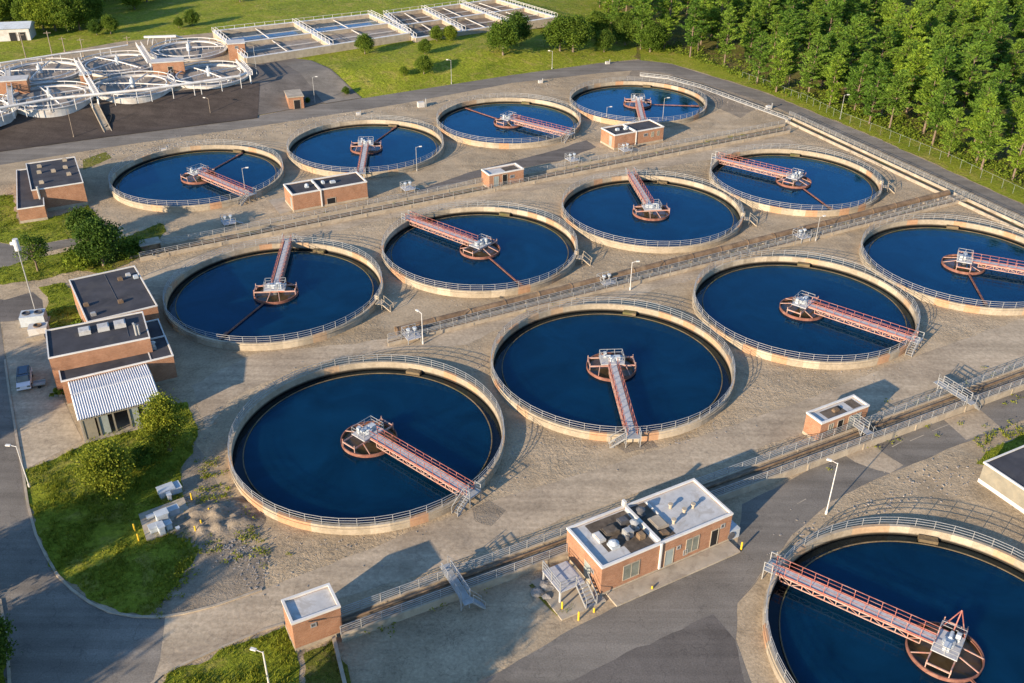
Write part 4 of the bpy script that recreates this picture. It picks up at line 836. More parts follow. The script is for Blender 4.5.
# ------------------------------------------------------------------ poles
def pole(label, base, ty, kind='lamp', arm=(1, .3), hill_=False, r=.07, m='metal', grp=None):
    p = ath(*base) if hill_ else at(*base); h = height_to(p, ty)
    root = thing('street_lamp' if kind == 'lamp' else 'utility_pole', label, 'street lamp' if kind == 'lamp' else 'pole', p, grp); mb = MB()
    mb.tube(p, p+Vector((0, 0, h)), r, 8, r*.65); mb.cyl(p.x, p.y, p.z, p.z+.5, r*1.9, 8); mb.build('pole', G[m], root)
    d = Vector((*arm, 0)).normalized()
    if kind == 'lamp':
        mb = MB(); t = p+Vector((0, 0, h-.1)); mb.tube(t, t+d*.75+Vector((0, 0, .15)), .04, 6); mb.build('arm', G[m], root)
        mb = MB(); q = t+d*.75+Vector((0, 0, .14)); mb.frame8(q+d*.2, d*.28, Vector((-d.y, d.x, 0))*.13, Vector((0, 0, .08))); mb.build('lamp_head', G['trim'], root)
    elif kind == 'wood':
        mb = MB(); t = p+Vector((0, 0, h-.5)); mb.bar(t-d*.9, t+d*.9, .12, .12); mb.build('crossarm', G[m], root)
    return root
LG = 'lamp posts around the works'
pole('tall white lamp post beside the lower road right of the big pump house', (826, 514), 463, arm=(-1, .6), grp=LG, r=.075, m='white'); pole('lamp post with two branch arm beside the access road at the near left lawn', (29.5, 487), 446, arm=(-1, .1), grp=LG, m='white')
pole('lamp post on a concrete foot by the pipe trench valve platform at photo middle', (630, 290), 262, arm=(1, .2), grp=LG, m='white'); pole('white post with weeds at its foot by the left end of the brown pipe', (423, 344), 313, arm=(-1, 1), grp=LG, m='white')
pole('lamp post at the right end of the pipe trench', (815.5, 241), 217, arm=(1, .5), grp=LG); pole('lamp post standing before the second back row tank', (417, 171), 147, arm=(1, .3), grp=LG); pole('lamp post in front of the farthest tank, right of the two roofed building', (662.5, 121), 98, arm=(1, .2), grp=LG)
pole('short lamp post in front of the farthest tank, left of the two roofed building', (606.5, 117), 107, arm=(1, .2), grp=LG); pole('lamp post at the bridge end of the far left back row tank', (246, 196), 168, arm=(1, .2), grp=LG); pole('lamp post on the forest side of the perimeter road', (840, 119), 95, arm=(1, .2), grp=LG)
pole('lamp post on the grass above the perimeter road bend', (552, 69), 51, arm=(-1, .2), grp=LG, hill_=True); pole('post on the grassy mound above the perimeter road', (451.5, 84), 60, arm=(-1, .2), grp=LG, hill_=True); pole('lamp post at the foot of the service yard driveway', (315, 103), 77, arm=(1, .3), grp=LG, hill_=True)
pole('lamp post at the foot of the dark bank right of the stair', (211, 117), 98, arm=(-1, .2), grp=LG, m='wood'); pole('wooden post on the dark bank left of the stair', (74, 138), 109, 'plain', hill_=False, m='wood'); pole('grey post standing behind the basin pipe in the service yard', (257, 75), 46, 'plain', hill_=True)
pole('bare white post at the bottom photo edge left of the small square hut', (270, 690), 652, arm=(-1, .3), grp=LG, m='white', r=.11)
rt = pole('tall white capped mast beside the rooftop units at the left edge', (37, 316), 241, 'plain', m='metal', r=.10)
p = at(37, 316); hh = height_to(p, 241); mb = MB(); mb.cyl(p.x, p.y, hh-1.5, hh+.3, .40, 12); mb.box(p.x-.55, p.y, hh-.6, .6, .3, .4); mb.build('antenna_drum', G['white'], rt)
for i, (bx, by, ty, lb) in enumerate(((27, 62, 33, 'leftmost wooden utility pole at the back of the filter terrace'), (53, 58, 31, 'leaning wooden utility pole by the white shed'), (84, 57, 38, 'wooden utility pole in front of the dark wood'), (65, 52, 37, 'thin wooden pole between two thicker utility poles'), (128, 44, 36, 'short wooden pole at the lawn edge right of the small trees'))): pole(lb, (bx, by), ty, 'wood', m='wood', hill_=True, r=.14, grp='utility poles at the back')
# ------------------------------------------------------------------ equipment
p0 = [at(*q) for q in ((139, 516), (184, 499), (196, 525), (147, 542))]; root = thing('transformer_pad', 'concrete pad carrying grey electrical cabinets on the near left lawn', 'concrete pad', p0[0])
mb = MB(); mb.prism([(q.x, q.y) for q in p0], -.1, .3); mb.build('slab', G['slab'], root)
ang = math.atan2((p0[1]-p0[0]).y, (p0[1]-p0[0]).x)
def cabinet(px, sx, sy, sz, lb, z=.3, m='unit'):
    sx *= .8; sy *= .8; sz *= .6
    p = at(*px, z); root = thing('electrical_cabinet', lb, 'cabinet', (p.x, p.y, z), 'grey cabinets near the lawn'); mb = MB(); mb.box(p.x, p.y, z, sx, sy, sz, ang); mb.build('body', G[m], root)
    mb = MB(); mb.box(p.x, p.y, z+sz, sx+.12, sy+.12, .08, ang); mb.build('lid', G['unit'], root)
    u = Vector((math.cos(ang), math.sin(ang), 0)); v = Vector((-u.y, u.x, 0)); mb = MB(); mb.frame8(p-v*(sy/2+.015)+Vector((0, 0, sz/2)), u*sx*.4, v*.02, Vector((0, 0, sz*.4))); mb.build('door', G['unit'], root)
cabinet((163, 520), 1.6, 1.2, 1.8, 'tall grey cabinet at the middle of the transformer pad'); cabinet((155, 530), 1.4, 1.1, 1.0, 'low pale cabinet at the front left of the transformer pad'); cabinet((162, 532), .8, 1.3, 1.7, 'narrow upright cabinet at the front edge of the transformer pad'); cabinet((169, 528), .8, .9, 1.3, 'small cabinet right of the narrow upright one')
cabinet((174, 513), 1.4, 1.0, 1.2, 'grey cabinet at the upper right of the transformer pad'); cabinet((151, 517), 1.1, .6, .3, 'flat pale cabinet at the upper left of the transformer pad'); cabinet((178, 529), .4, .4, .3, 'tiny box on the right of the transformer pad')
cabinet((167, 494), 2.2, 1.6, 1.5, 'grey cabinet left of a pair behind the transformer pad', 0); cabinet((175, 491), 1.7, 1.7, 1.2, 'grey cabinet right of a pair behind the transformer pad', 0); cabinet((170, 500), .5, .8, 1.5, 'slim pale box in front of the pair behind the transformer pad', 0, 'whitec')
for px, lb in (((135, 531), 'yellow post left of the transformer pad'), ((139, 541), 'yellow post at the lower left of the transformer pad'), ((192, 500), 'yellow post at the upper right of the transformer pad'), ((202, 527), 'yellow post right of the transformer pad'), ((196, 533), 'yellow post at the lower right of the transformer pad'), ((210, 515), 'orange yellow post on the gravel right of the pad')):
    mb = MB(); p = at(*px); mb.cyl(p.x, p.y, 0, 1.0, .1, 8); mb.cyl(p.x, p.y, 1.0, 1.06, .1, 8, .03); tag(mb.build('bollard', G['yellow']), lb, 'bollard', 'yellow posts round the transformer pad')
# cooling units at left
for px, sx, sy, sz, lb in (((35, 323), 3.4, 2.4, 1.6, 'white cooling unit below the tall mast'), ((40, 334), 2.6, 1.8, 1.3, 'brown topped cooling unit in front of the white one')):
    p = at(*px); root = thing('cooling_unit', lb, 'cooling unit', p); mb = MB(); mb.box(p.x, p.y, .12, sx, sy, sz, R(15)); mb.build('casing', G['unit'] if sx > 3 else G['whitec'], root)
    mb = MB(); mb.box(p.x, p.y, 0, sx+.6, sy+.6, .12, R(15)); mb.build('base', G['slab'], root)
    for k in ((-.25, .25) if sx > 3 else (0,)):
        x, y = p.x+sx*k*math.cos(R(15)), p.y+sx*k*math.sin(R(15)); mb = MB(); mb.ring(.5, .6, sz+.12, sz+.3, 20, x, y); mb.cyl(x, y, sz+.12, sz+.16, .5, 20); mb.build('fan', G['unitdark'] if sx > 3 else G['rust'], root)
mb = MB(); a, b = at(27, 342), at(45, 338); mb.bar(a+Vector((0, 0, .35)), b+Vector((0, 0, .35)), .4, .7); tag(mb.build('barrier_wall', G['concrete']), 'short pale concrete wall in front of the cooling units', 'wall')
# pickup
def pickup():
    root = thing('parked_car', 'white car with dark blue cabin parked beside the brick workshop', 'car')
    prof = [(-2.6, .45), (-2.6, 1.05), (-.5, 1.1), (-.35, 1.75), (1.0, 1.75), (1.55, 1.12), (2.55, 1.0), (2.6, .45)]
    mb = MB(); n = len(prof)
    def loft(m_, pr, yw, insets):
        k = len(pr); vs = [(x, -yw+i, z) for (x, z), i in zip(pr, insets)]+[(x, yw-i, z) for (x, z), i in zip(pr, insets)]
        m_.add(vs, [tuple(range(k))[::-1], tuple(range(k, 2*k))]+[(i, (i+1) % k, k+(i+1) % k, k+i) for i in range(k)])
    loft(mb, [(-2.6, .45), (-2.6, 1.05), (1.5, 1.1), (2.55, .98), (2.62, .45)], .92, [0, .03, .05, .06, 0]); bd = mb.build('body', G['carwhite'], root)
    mb = MB(); loft(mb, [(-2.5, 1.06), (-2.2, 1.68), (.8, 1.74), (1.5, 1.1)], .86, [0, .14, .14, .02]); mb.build('cab', G['carblue'], root)
    mb = MB(); loft(mb, [(.86, 1.70), (.9, 1.74), (1.56, 1.14), (1.5, 1.11)], .74, [.06, .06, 0, 0]); mb.build('windscreen', G['glass'], root)
    for s in (-1, 1):
        mb = MB(); mb.frame8((-.6, .80*s, 1.4), Vector((1.3, 0, 0)), Vector((0, .03, 0)), Vector((0, 0, .2))); mb.build('window', G['glass'], root)
        mb = MB(); mb.box(2.58, .65*s, .75, .08, .4, .2); mb.build('headlight', G['glass'], root)
    mb = MB(); mb.box(-.7, .6, 1.74, 2.2, .05, .06); mb.box(-.7, -.6, 1.74, 2.2, .05, .06); mb.box(.3, 0, 1.75, .06, 1.25, .05); mb.build('roof_rack', G['unitdark'], root)
    for x in (-1.65, 1.65):
        for s in (-1, 1):
            mb = MB(); mb.tube((x, .70*s, .37), (x, .95*s, .37), .37, 18); wh = mb.build('wheel', G['tyre'], root); mb = MB(); mb.tube((x, .9*s, .37), (x, .965*s, .37), .2, 12); mb.build('rim', G['metal'], wh)
    return root
pk = pickup(); pk.location = at(25.5, 383); pk.rotation_euler.z = R(-68); pk.scale = (.92, .98, .95)
tr = thing('flat_trailer', 'small grey trailer standing between the pickup and the workshop', 'trailer'); mb = MB(); mb.box(0, 0, .55, 2.2, 1.4, .1)
for s in (-1, 1): mb.box(0, .68*s, .65, 2.2, .05, .3)
mb.build('bed', G['metal'], tr); mb = MB(); mb.bar((1.1, 0, .5), (2.0, 0, .45), .1, .1); mb.build('drawbar', G['unitdark'], tr)
for s in (-1, 1): mb = MB(); mb.tube((0, .72*s, .3), (0, .9*s, .3), .3, 14); mb.build('wheel', G['tyre'], tr)
tr.location = at(40, 386); tr.rotation_euler.z = R(200); tr.scale = (.7, .7, .7)
# white shed top-left
p = ath(10, 40); root = thing('white_shed', 'white shed with blue grey roof beside the wood in the top left corner', 'shed'); mb = MB(); mb.box(0, 0, 0, 13, 7, 3.6); mb.build('wall', G['whitec'], root)
mb = MB(); mb.add([(-7, -4, 3.6), (7, -4, 3.6), (7, 0, 4.8), (-7, 0, 4.8), (-7, 4, 3.6), (7, 4, 3.6)], [(0, 1, 2, 3), (3, 2, 5, 4), (0, 3, 4), (1, 5, 2), (0, 4, 5, 1)]); mb.build('roof', G['unit'], root)
for x in (2.0, 4.5): opening(root, 'doorway', 'f', 6.5+x, .1, 1.8, 2.4, 13, 7)
root.location = (p.x-1, p.y+2, p.z-.2); root.rotation_euler.z = R(12)
# trestle sculpture-like frame on the lawn edge
a, b = ath(144, 37, 2.2), ath(176, 36, 2.2); root = thing('conveyor_frame', 'white trestle conveyor on the lawn edge behind the filter tanks', 'conveyor', (a.x, a.y, HZ)); mb = MB(); mb.bar(a, b, .8, .5); mb.bar(b, ath(182, 38, .6), .6, .4); mb.build('belt', G['white'], root); mb = MB()
for t in (.15, .3, .7, .85):
    q = a.lerp(b, t)
    for s in (-.6, .6): mb.bar(q, Vector((q.x+s, q.y+s, HZ)), .16, .16)
mb.build('leg', G['white'], root)
# dark concrete box at the end of the feed channel
p = at(151, 250); root = thing('channel_head_box', 'dark concrete box at the left end of the feed channel beside the shrubs', 'concrete box', p); mb = MB(); mb.box(p.x, p.y, 0, 3.2, 2.4, 1.5, ua); mb.build('body', G['rust'], root); mb = MB(); mb.box(p.x, p.y, 1.5, 3.5, 2.7, .15, ua); mb.build('lid', G['slab'], root); mb = MB(); mb.box(p.x, p.y-2, 0, 6.5, .3, .4, ua); mb.build('kerb', G['concrete'], root)
# chain link fence by the forest road
def fence(label, pxs, h=1.9):
    pts = [at(*p) for p in pxs]; root = thing('chain_link_fence', label, 'fence', pts[0]); mb = MB(); ms = MB()
    for a, b in zip(pts, pts[1:]):
        L = (b-a).length; k = max(1, round(L/3))
        for i in range(k+1): p = a.lerp(b, i/k); mb.tube(p, p+Vector((0, 0, h)), .03, 5)
        mb.bar(a+Vector((0, 0, h)), b+Vector((0, 0, h)), .03, .03)
        n = int(L/.22); m_ = int(h/.22)
        for i in range(n+1): p = a.lerp(b, i/n); ms.bar(p, p+Vector((0, 0, h)), .009, .009)
        for j in range(1, m_): ms.bar(a+Vector((0, 0, j*.22)), b+Vector((0, 0, j*.22)), .009, .009)
    mb.build('post', G['greypanel'], root); ms.build('mesh', G['leafdark'], root)
fence('green grey chain link fence between the forest road and the trees', [(800, 100), (840, 120), (880, 135), (950, 164), (1024, 199), (1090, 232)])
fence('short chain link fence at the start of the forest road bend', [(742, 78), (770, 88), (798, 99)], 1.6)
mb = MB(); pts = [at(*p) for p in ((640, 76), (668, 79), (700, 88), (752, 107), (790, 121))]; rail(mb, pts, .9, 2.2, .05, 2)
for a, b in zip(pts, pts[1:]): mb.bar(a+Vector((0, 0, .1)), b+Vector((0, 0, .1)), .35, .3)
tag(mb.build('guard_railing', G['metal']), 'low guard railing along the inner edge of the perimeter road bend', 'railing')
# small posts and boxes along the back verge
for px, lb, s in (((164, 152), 'pale box on the dirt verge behind the far left back row tank', 1.0), ((421, 107), 'grey valve group on the dirt verge between two back row tanks', 1.6), ((540, 83), 'white sign box on the road verge behind the third back row tank', .9), ((607, 64), 'small white marker at the outer edge of the road bend', .9), ((768, 109), 'white block on the inner edge of the perimeter road', 1.1), ((358, 115), 'thin pale post group on the verge right of the service yard', .8)):
    p = at(*px); root = thing('valve_box', lb, 'valve box', p); mb = MB(); mb.box(p.x, p.y, 0, s, s*.7, s*.8, .4); mb.build('body', G['whitec'], root); mb = MB(); mb.cyl(p.x+s*.8, p.y, 0, s*1.3, .12, 8); mb.tube((p.x+s*.8, p.y-.3, s*1.3), (p.x+s*.8, p.y+.3, s*1.3), .1, 8); mb.build('valve', G['metal'], root)
# ------------------------------------------------------------------ vegetation
def leafquad(mb, c, s, up=.0, axis=None):
    d = Vector((random.gauss(0, 1), random.gauss(0, 1), random.gauss(0, 1)+up)).normalized()
    if axis is not None:
        a = (axis+Vector((random.gauss(0, .55), random.gauss(0, .55), random.gauss(.2, .45)))).normalized(); b = a.cross(d)
        if b.length < .05: b = a.orthogonal()
        b.normalize(); a *= s*random.uniform(.9, 1.5); b *= s*random.uniform(.28, .5)
    else:
        a = d.orthogonal().normalized(); a.rotate(Matrix.Rotation(random.random()*6.28, 3, d)); b = d.cross(a)
        a *= s*random.uniform(.7, 1.2); b *= s*random.uniform(.45, .8)
    mb.add([c-a-b*.4, c-b, c+a*.9, c+b], [(0, 1, 2, 3)])
def pine_mesh(seed, h=15, rmax=2.9, dens=1.0, bare=.2):
    random.seed(seed); tr = MB(); cr = MB(); lean = Vector((random.uniform(-.4, .4), random.uniform(-.4, .4), 0))
    def ax(t): return Vector((lean.x*t*t, lean.y*t*t, h*t))
    for i in range(6): tr.tube(ax(i/6), ax((i+1)/6), .24*(1-i/6.4), 7, .24*(1-(i+1)/6.4), caps=False)
    z = bare
    while z < .985:
        t = (z-bare)/(1-bare); L = rmax*(min(1, .42+1.9*t) if t < .32 else (1-t)**.75*1.32)*random.uniform(.75, 1.12)+.25
        for k in range(random.choice((5, 6, 6, 7))):
            if random.random() < .12: continue
            a = random.random()*6.28; l = L*random.uniform(.6, 1.15); d = Vector((math.cos(a), math.sin(a), random.uniform(-.05, .45)+.25*t)); p = ax(z); q = p+d*l
            tr.tube(p, q, .045, 4, .015, caps=False)
            n = max(3, int(l*4.0*dens))
            for j in range(n):
                f = .30+.75*(j+random.random()*.6)/n; c = p.lerp(q, f)+Vector((0, 0, .2*f)); sp = .14+.24*(1-abs(f-.65))
                for _ in range(6):
                    leafquad(cr, c+Vector((random.gauss(0, sp), random.gauss(0, sp), random.gauss(.08, sp*.4))), .30, .8, d)
        z += .05*random.uniform(.8, 1.25)
    return tr, cr
def broad_mesh(seed, h=8, rad=4, n=60, leaf=.3, per=70, squash=.75, low=.25, taper=.35):
    random.seed(seed); tr = MB(); cr = MB(); tr.tube((0, 0, -.1), (0, 0, h*.45), .06*rad+.04, 8, .04*rad, caps=False)
    for k in range(n):
        while True:
            d = Vector((random.uniform(-1, 1), random.uniform(-1, 1), random.uniform(-1, 1)))
            if .25 < d.length < 1: break
        c = Vector((d.x*rad*.85, d.y*rad*.85, h*(low+1)/2+d.z*h*(1-low)/2*.88)); 
        wv = 1-taper*max(0, d.z) if taper < .5 else 1-taper*(d.z+1)/2; c.x *= wv; c.y *= wv
        if k % 2 == 0: tr.tube((0, 0, h*random.uniform(.2, .45)), c, .05*rad*.5+.02, 4, .02, caps=False)
        s = rad*random.uniform(.13, .26)
        for _ in range(per):
            g_ = Vector((random.gauss(0, 1), random.gauss(0, 1), random.gauss(0, squash))); leafquad(cr, c+g_*s*.75, leaf, .5)
    return tr, cr
CNT = {}
def make_tree(name, meshes, label, cat, bark, leafm, grp):
    root = thing(name, label, cat, (0, 0, 0), grp); meshes[0].build('trunk', G[bark], root, True); meshes[1].build('crown', G[leafm], root); return root
pines = [make_tree('pine_tree', pine_mesh(20+i, random.uniform(14, 16), 2.9+.25*(i % 4), 1.0, (.12, .2, .28)[i % 3]), 'x', 'pine tree', 'bark', 'pine', None) for i in range(7)]
used = set()
def put(protos, pos, s, label, grp, sx=None):
    pr = random.choice(protos)
    if pr.name in used: o = dup(pr)
    else: o = pr; used.add(pr.name)
    o.location = pos; o.rotation_euler.z = random.random()*6.28; o.scale = (sx or s, sx or s, s); o['label'] = label; o['group'] = grp; return o
random.seed(99)
FG = 'pines of the forest beyond the road'
edge = [((690, 57), 15, 'leftmost tall pine at the forest edge above the road bend'), ((724, 66), 15, 'second tall pine at the forest edge above the road bend'), ((757, 84), 14, 'pine at the forest edge above the first fence panels'), ((776, 92), 14, 'slim pine at the forest edge left of the roadside lamp post'), ((808, 96), 16, 'pointed bright pine at the forest edge just left of the roadside lamp post'), ((829, 108), 12.5, 'short pine touching the roadside lamp post'), ((854, 112), 14.5, 'pine directly right of the roadside lamp post'), ((869, 124), 14.5, 'broad pine at the forest edge right of the lamp post'), ((889, 130), 13.5, 'pine with a pale bare trunk near the fence middle'), ((932, 146), 15.5, 'largest pine at the forest edge near the right photo side'), ((948, 157), 11, 'small leaning pine right beside the largest edge pine'), ((976, 163), 15, 'pine with twin pale trunks near the right photo edge, left one'), ((981, 170), 14, 'pine with twin pale trunks near the right photo edge, right one'), ((1012, 181), 14, 'pine cut by the right photo edge behind the fence'), ((1038, 186), 15, 'pine just past the right photo edge behind the fence')]
epos = []
for px, hgt, lb in edge:
    p = at(*px); epos.append(p); put(pines, p, hgt/15, lb, FG, hgt/15*random.uniform(.95, 1.2))
FP = [at(*p) for p in ((600, 42), (640, 50), (690, 55), (760, 83), (830, 106), (880, 124), (950, 152), (1030, 186), (1120, 225), (1330, 130), (1170, -22), (585, -22))]
n = 0; pts = list(epos)
x0, x1 = min(p.x for p in FP), max(p.x for p in FP); y0, y1 = min(p.y for p in FP), max(p.y for p in FP)
for _ in range(14000):
    p = Vector((random.uniform(x0, x1), random.uniform(y0, y1), 0))
    if not inpoly(p.x, p.y, FP) or any((p-q).length < 5.9+(1.2 if p.y > 300 else 0) for q in pts): continue
    d = p-CP; sx_ = W/2+FPX*d.dot(cR)/d.dot(cF)
    if sx_ > 1075: continue
    if n >= 255: break
    pts.append(p); n += 1; s = random.uniform(.68, 1.25)
    put(pines, p, s, 'green pine standing inside the dense forest beyond the road', 'pines inside the forest', s*random.uniform(1.0, 1.3))
print('forest pines', n)
# broadleaf prototypes
bl = [make_tree('leafy_tree', broad_mesh(40+i, 10, 4.5, 95, .25, 105, .75, .08), 'x', 'tree', 'greybark', ('leafdark', 'leaf', 'leaf')[i], None) for i in range(3)]
WG = 'leafy trees of the wood in the top left corner'
TP = [ath(*p) for p in ((-120, 40), (-20, 22), (20, 26), (35, 28), (60, 31), (86, 31), (100, 20), (150, 8), (150, -30), (-120, -30))]
pts = []; random.seed(5)
for px in ((44, 30), (56, 31), (68, 32), (80, 30), (30, 27), (92, 25)): 
    p = ath(*px); pts.append(p); put(bl, p, random.uniform(.9, 1.2), 'leafy tree at the front of the top left wood behind the white shed', WG)
x0, x1 = min(p.x for p in TP), max(p.x for p in TP); y0, y1 = min(p.y for p in TP), max(p.y for p in TP)
for _ in range(3000):
    p = Vector((random.uniform(x0, x1), random.uniform(y0, y1), 0))
    if not inpoly(p.x, p.y, TP) or any((p.xy-q.xy).length < 7.5 for q in pts) or len(pts) > 60: continue
    p.z = hill(p.x, p.y); pts.append(p); put(bl, p, random.uniform(.9, 1.35), 'leafy tree deep in the top left wood', WG)
for px, h_, lb in (((111, 34), 5.5, 'small bright tree on the lawn right of the top left wood'), ((97, 35), 4.5, 'small shrubby tree at the edge of the top left wood'), ((193, 26), 5, 'small dark round tree alone on the far lawn'), ((179, 28), 3.2, 'tiny tree left of the round one on the far lawn'), ((365, 54), 5.5, 'small round tree in front of the rectangular basins on the mound'), ((425, 54), 4.2, 'small upright tree on the middle of the grassy mound'), ((437, 41), 4.4, 'left of two small trees below the drying beds'), ((450, 41), 4.6, 'right of two small trees below the drying beds'), ((424, 74), 5.0, 'loose small tree low on the grassy mound'), ((404, 76), 2.6, 'shrub left of the loose small tree on the mound'), ((346, 95), 2.2, 'shrub at the corner of the service yard driveway'), ((308, 103), 1.5, 'round shrub beside the brick booth'), ((503, 55), 9.5, 'large dense round tree on the mound left of the forest'), ((517, 44), 9.0, 'dense tree close behind the large round tree on the mound'), ((604, 52), 6.5, 'small pale tree at the forest corner above the road'), ((560, 51), 10, 'left of two full trees on the grass before the forest'), ((573, 52), 10.5, 'right of two full trees on the grass before the forest'), ((595, 40), 9, 'full tree behind the two on the grass before the forest'), ((625, 45), 9.5, 'full tree at the left end of the forest edge'), ((650, 52), 9, 'full tree at the forest edge above the road bend'), ((240, 2), 6, 'tree at the top photo edge on the far lawn'), ((1000, 0), 8, 'leafy tree among the pines in the top right corner')):
    p = ath(*px); put(bl, p, h_/10, lb, 'single trees on the lawns', h_/10*(1.1 if h_ < 8 else 1.12))
# near left trees
def special(name, lb, px, bm, bark, leafm):
    root = thing(name, lb, 'tree', (0, 0, 0)); bm[0].build('trunk', G[bark], root, True); bm[1].build('crown', G[leafm], root); root.location = at(*px); return root
special('leafy_tree', 'bushy yellow green tree on the near left lawn left of the corrugated shed front', (112, 494), broad_mesh(61, 7.2, 4.0, 75, .15, 190, .8, .1, .6), 'greybark', 'leafyel')
special('leafy_tree', 'loose green tree at the right front corner of the corrugated shed', (170, 451), broad_mesh(62, 8.6, 3.9, 80, .15, 170, .8, .08, .82), 'greybark', 'leafyel')
special('leafy_tree', 'low spreading bush between the two near left lawn trees', (141, 464), broad_mesh(63, 2.0, 2.2, 30, .14, 110, .8, .05), 'greybark', 'leaf')
special('leafy_tree', 'large dark green tree below the stepped brick building at the left', (104, 266), broad_mesh(65, 8.5, 3.9, 85, .2, 140, .8, .15), 'greybark', 'leafdark')
special('leafy_tree', 'dark green tree behind the large one below the stepped brick building', (88, 243), broad_mesh(66, 6.5, 2.8, 50, .2, 130, .8, .12), 'greybark', 'leafdark')
special('leafy_tree', 'low bushes left of the large dark tree', (84, 266), broad_mesh(67, 3.6, 3.0, 40, .26, 70, .8, .05), 'greybark', 'leaf')
special('leafy_tree', 'thin airy brownish tree beside the tall mast at the left', (38, 271), broad_mesh(68, 7.4, 2.7, 40, .17, 70, .9, .2), 'bark', 'leafdark')
special('leafy_tree', 'shrubs spreading along the left end of the feed channel', (128, 252), broad_mesh(69, 2.2, 3.8, 40, .24, 60, .6, 0), 'greybark', 'leaf')
special('leafy_tree', 'small shrub on the lawn beside the brick workshop wall', (80, 329), broad_mesh(70, 1.6, 1.4, 16, .2, 40, .6, 0), 'greybark', 'leaf')
special('leafy_tree', 'small green shrub at the workshop corner by the parking pad', (59, 397), broad_mesh(71, 1.3, .9, 12, .2, 40, .6, 0), 'greybark', 'leaf')
# trees standing just outside the view: their shade falls into it
random.seed(31); OG = 'tall trees standing outside the photo to the lower left'
for tx, ty, s in ((22, 548, .95), (60, 610, .9), (15, 640, 1.0), (70, 655, .8), (0, 700, 1.2), (100, 535, .6), (125, 590, .55), (372, 668, .95), (412, 648, .9), (446, 638, .75), (412, 690, 1.1), (355, 700, 1.1), (5, 375, 1.2), (-20, 420, 1.3)):
    p = at(tx, ty); k = 7.0*s/math.tan(SUN_EL); q = Vector((p.x-k*math.cos(SUN_AZ), p.y-k*math.sin(SUN_AZ), 0)); put(bl, q, s*1.25, 'tall leafy tree outside the photo whose shadow falls on the lower left', OG, s*1.05)
# forest undergrowth
random.seed(77); mb = MB(); k = 0
ED = [at(*p) for p in ((640, 48), (690, 58), (760, 86), (830, 110), (880, 127), (950, 156), (1030, 190), (1110, 226))]
for _ in range(520):
    i = random.randrange(len(ED)-1); p = ED[i].lerp(ED[i+1], random.random())+Vector((random.uniform(-.2, 1), random.uniform(0, 1), 0))*random.uniform(.5, 14); r = random.uniform(.4, 1.3)
    for _ in range(int(26*r)): leafquad(mb, p+Vector((random.gauss(0, r*.7), random.gauss(0, r*.7), abs(random.gauss(.3, r*.5)))), .28, .8)
tag(mb.build('undergrowth', G['leaf']), 'low green undergrowth along the forest edge', 'undergrowth', kind='stuff')
# grass tufts
def tufts(name, polys, dens, hgt, m, label, seed=3):
    random.seed(seed); mb = MB()
    for P in polys:
        xa, xb = min(p.x for p in P), max(p.x for p in P); ya, yb = min(p.y for p in P), max(p.y for p in P)
        for _ in range(int((xb-xa)*(yb-ya)*dens)):
            x, y = random.uniform(xa, xb), random.uniform(ya, yb)
            nv = noise.noise(Vector((x*.35, y*.35, 4)))
            if nv < random.uniform(-.6, .15) or not inpoly(x, y, P): continue
            hh = hgt*random.uniform(.5, 1.3)*(1+nv)
            for _ in range(4):
                a = random.random()*6.28; wv = random.uniform(.03, .06); dx, dy = math.cos(a)*wv, math.sin(a)*wv; ox, oy = random.gauss(0, .1), random.gauss(0, .1); lx, ly = random.gauss(0, .12), random.gauss(0, .12)
                mb.add([(x+ox-dx, y+oy-dy, .015), (x+ox+dx, y+oy+dy, .015), (x+ox+lx, y+oy+ly, hh)], [(0, 1, 2)])
    tag(mb.build(name, G[m]), label, 'grass', kind='stuff')
tufts('grass', [L1, L5, L8], 14, .30, 'blade', 'tufts of rough green grass on the near lawns')
tufts('weeds', [L5b, L9, L4b, L6, L2, L3, L4], 8, .28, 'blade', 'dry and green weeds on the verges', 4)
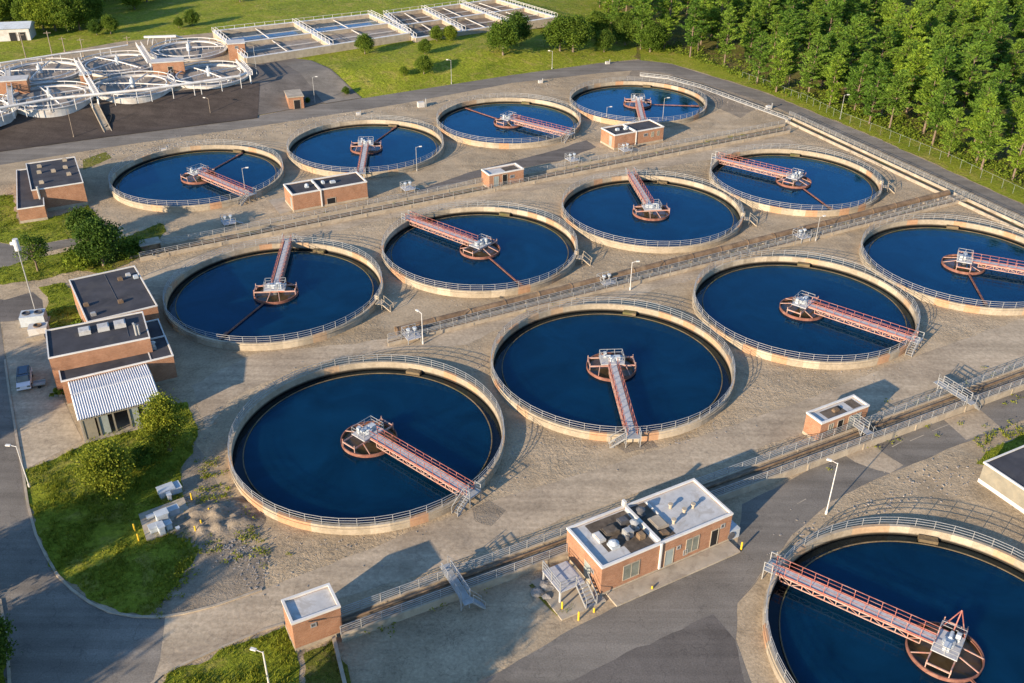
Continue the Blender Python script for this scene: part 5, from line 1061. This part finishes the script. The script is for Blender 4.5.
# weeds clumps along the trenches and tank feet
random.seed(12); mb = MB()
for a, b, n_, sp in ((at(140, 250, .3), at(780, 127, .3), 40, .6), (at(400, 337, .3), at(950, 199, .3), 60, .8), (at(860, 437), at(1024, 380), 70, .9), (at(345, 640), at(560, 552), 30, .5), (at(205, 480), at(222, 530), 40, 1.2), (at(190, 500), at(262, 560), 70, 1.8), (at(196, 545), at(165, 605), 50, 1.0), (at(204, 455), at(250, 545), 50, .7), (at(970, 450), at(1024, 425), 40, 1.0), (at(810, 452), at(1020, 378), 60, 2.2)):
    for _ in range(n_):
        p = a.lerp(b, random.random())+Vector((random.gauss(0, sp), random.gauss(0, sp), 0)); p.z = .08
        for _ in range(14): leafquad(mb, p+Vector((random.gauss(0, .22), random.gauss(0, .22), abs(random.gauss(.05, .15)))), .12, 1)
tag(mb.build('weeds', G['leafyel']), 'yellow green weeds along the trenches and gravel', 'weeds', kind='stuff')
# loose stones on the rough ground round the front tanks
random.seed(8); mb = MB()
for _ in range(2600):
    cx, cy = random.choice(((-17.8, 95.8), (14, 113), (45.3, 130.2), (-5.7, 150.4), (26.1, 167.1))); a = random.random()*6.28; r = 17.5+abs(random.gauss(0, 2.2)); x, y = cx+r*math.cos(a), cy+r*math.sin(a)
    if any((x-t[0])**2+(y-t[1])**2 < 17.5**2 for t in TK) or noise.noise(Vector((x*.2, y*.2, 0))) < -.05: continue
    s = random.uniform(.04, .11); v = [Vector((random.uniform(-1, 1), random.uniform(-1, 1), 0))*s for _ in range(4)]
    mb.box(x, y, -.02, s*random.uniform(1, 2.6), s*random.uniform(.8, 1.6), s*random.uniform(.5, 1), random.random()*3)
for (a, b), n_ in (((at(120, 150), at(560, 84)), 500), ((at(40, 165), at(300, 128)), 260), ((at(190, 500), at(262, 575)), 500), ((at(780, 560), at(960, 470)), 250), ((at(640, 78), at(780, 116)), 150)):
    for _ in range(n_):
        p = a.lerp(b, random.random())+Vector((random.gauss(0, 1.6), random.gauss(0, 1.6), 0)); s = random.uniform(.05, .13)
        if any((p.x-t[0])**2+(p.y-t[1])**2 < 17.5**2 for t in TK): continue
        mb.box(p.x, p.y, -.02, s*random.uniform(1, 3.2), s*random.uniform(.8, 1.8), s*random.uniform(.6, 1.2), random.random()*3)
tag(mb.build('rubble', G['rock']), 'scattered stones and broken concrete on the gravel round the tanks', 'rubble', kind='stuff')

mb = MB(); c = ath(107, 121, .25); n = 24
pts = [c+Vector((1.3*math.cos(2*PI*i/n)*.6, 2.6*math.sin(2*PI*i/n), .8*math.sin(2*PI*i/n))) for i in range(n+1)]; mb.path(pts, .16, 6); tag(mb.build('hose_coil', G['tyre']), 'black hose loop lying on the dark bank right of the stair', 'hose')
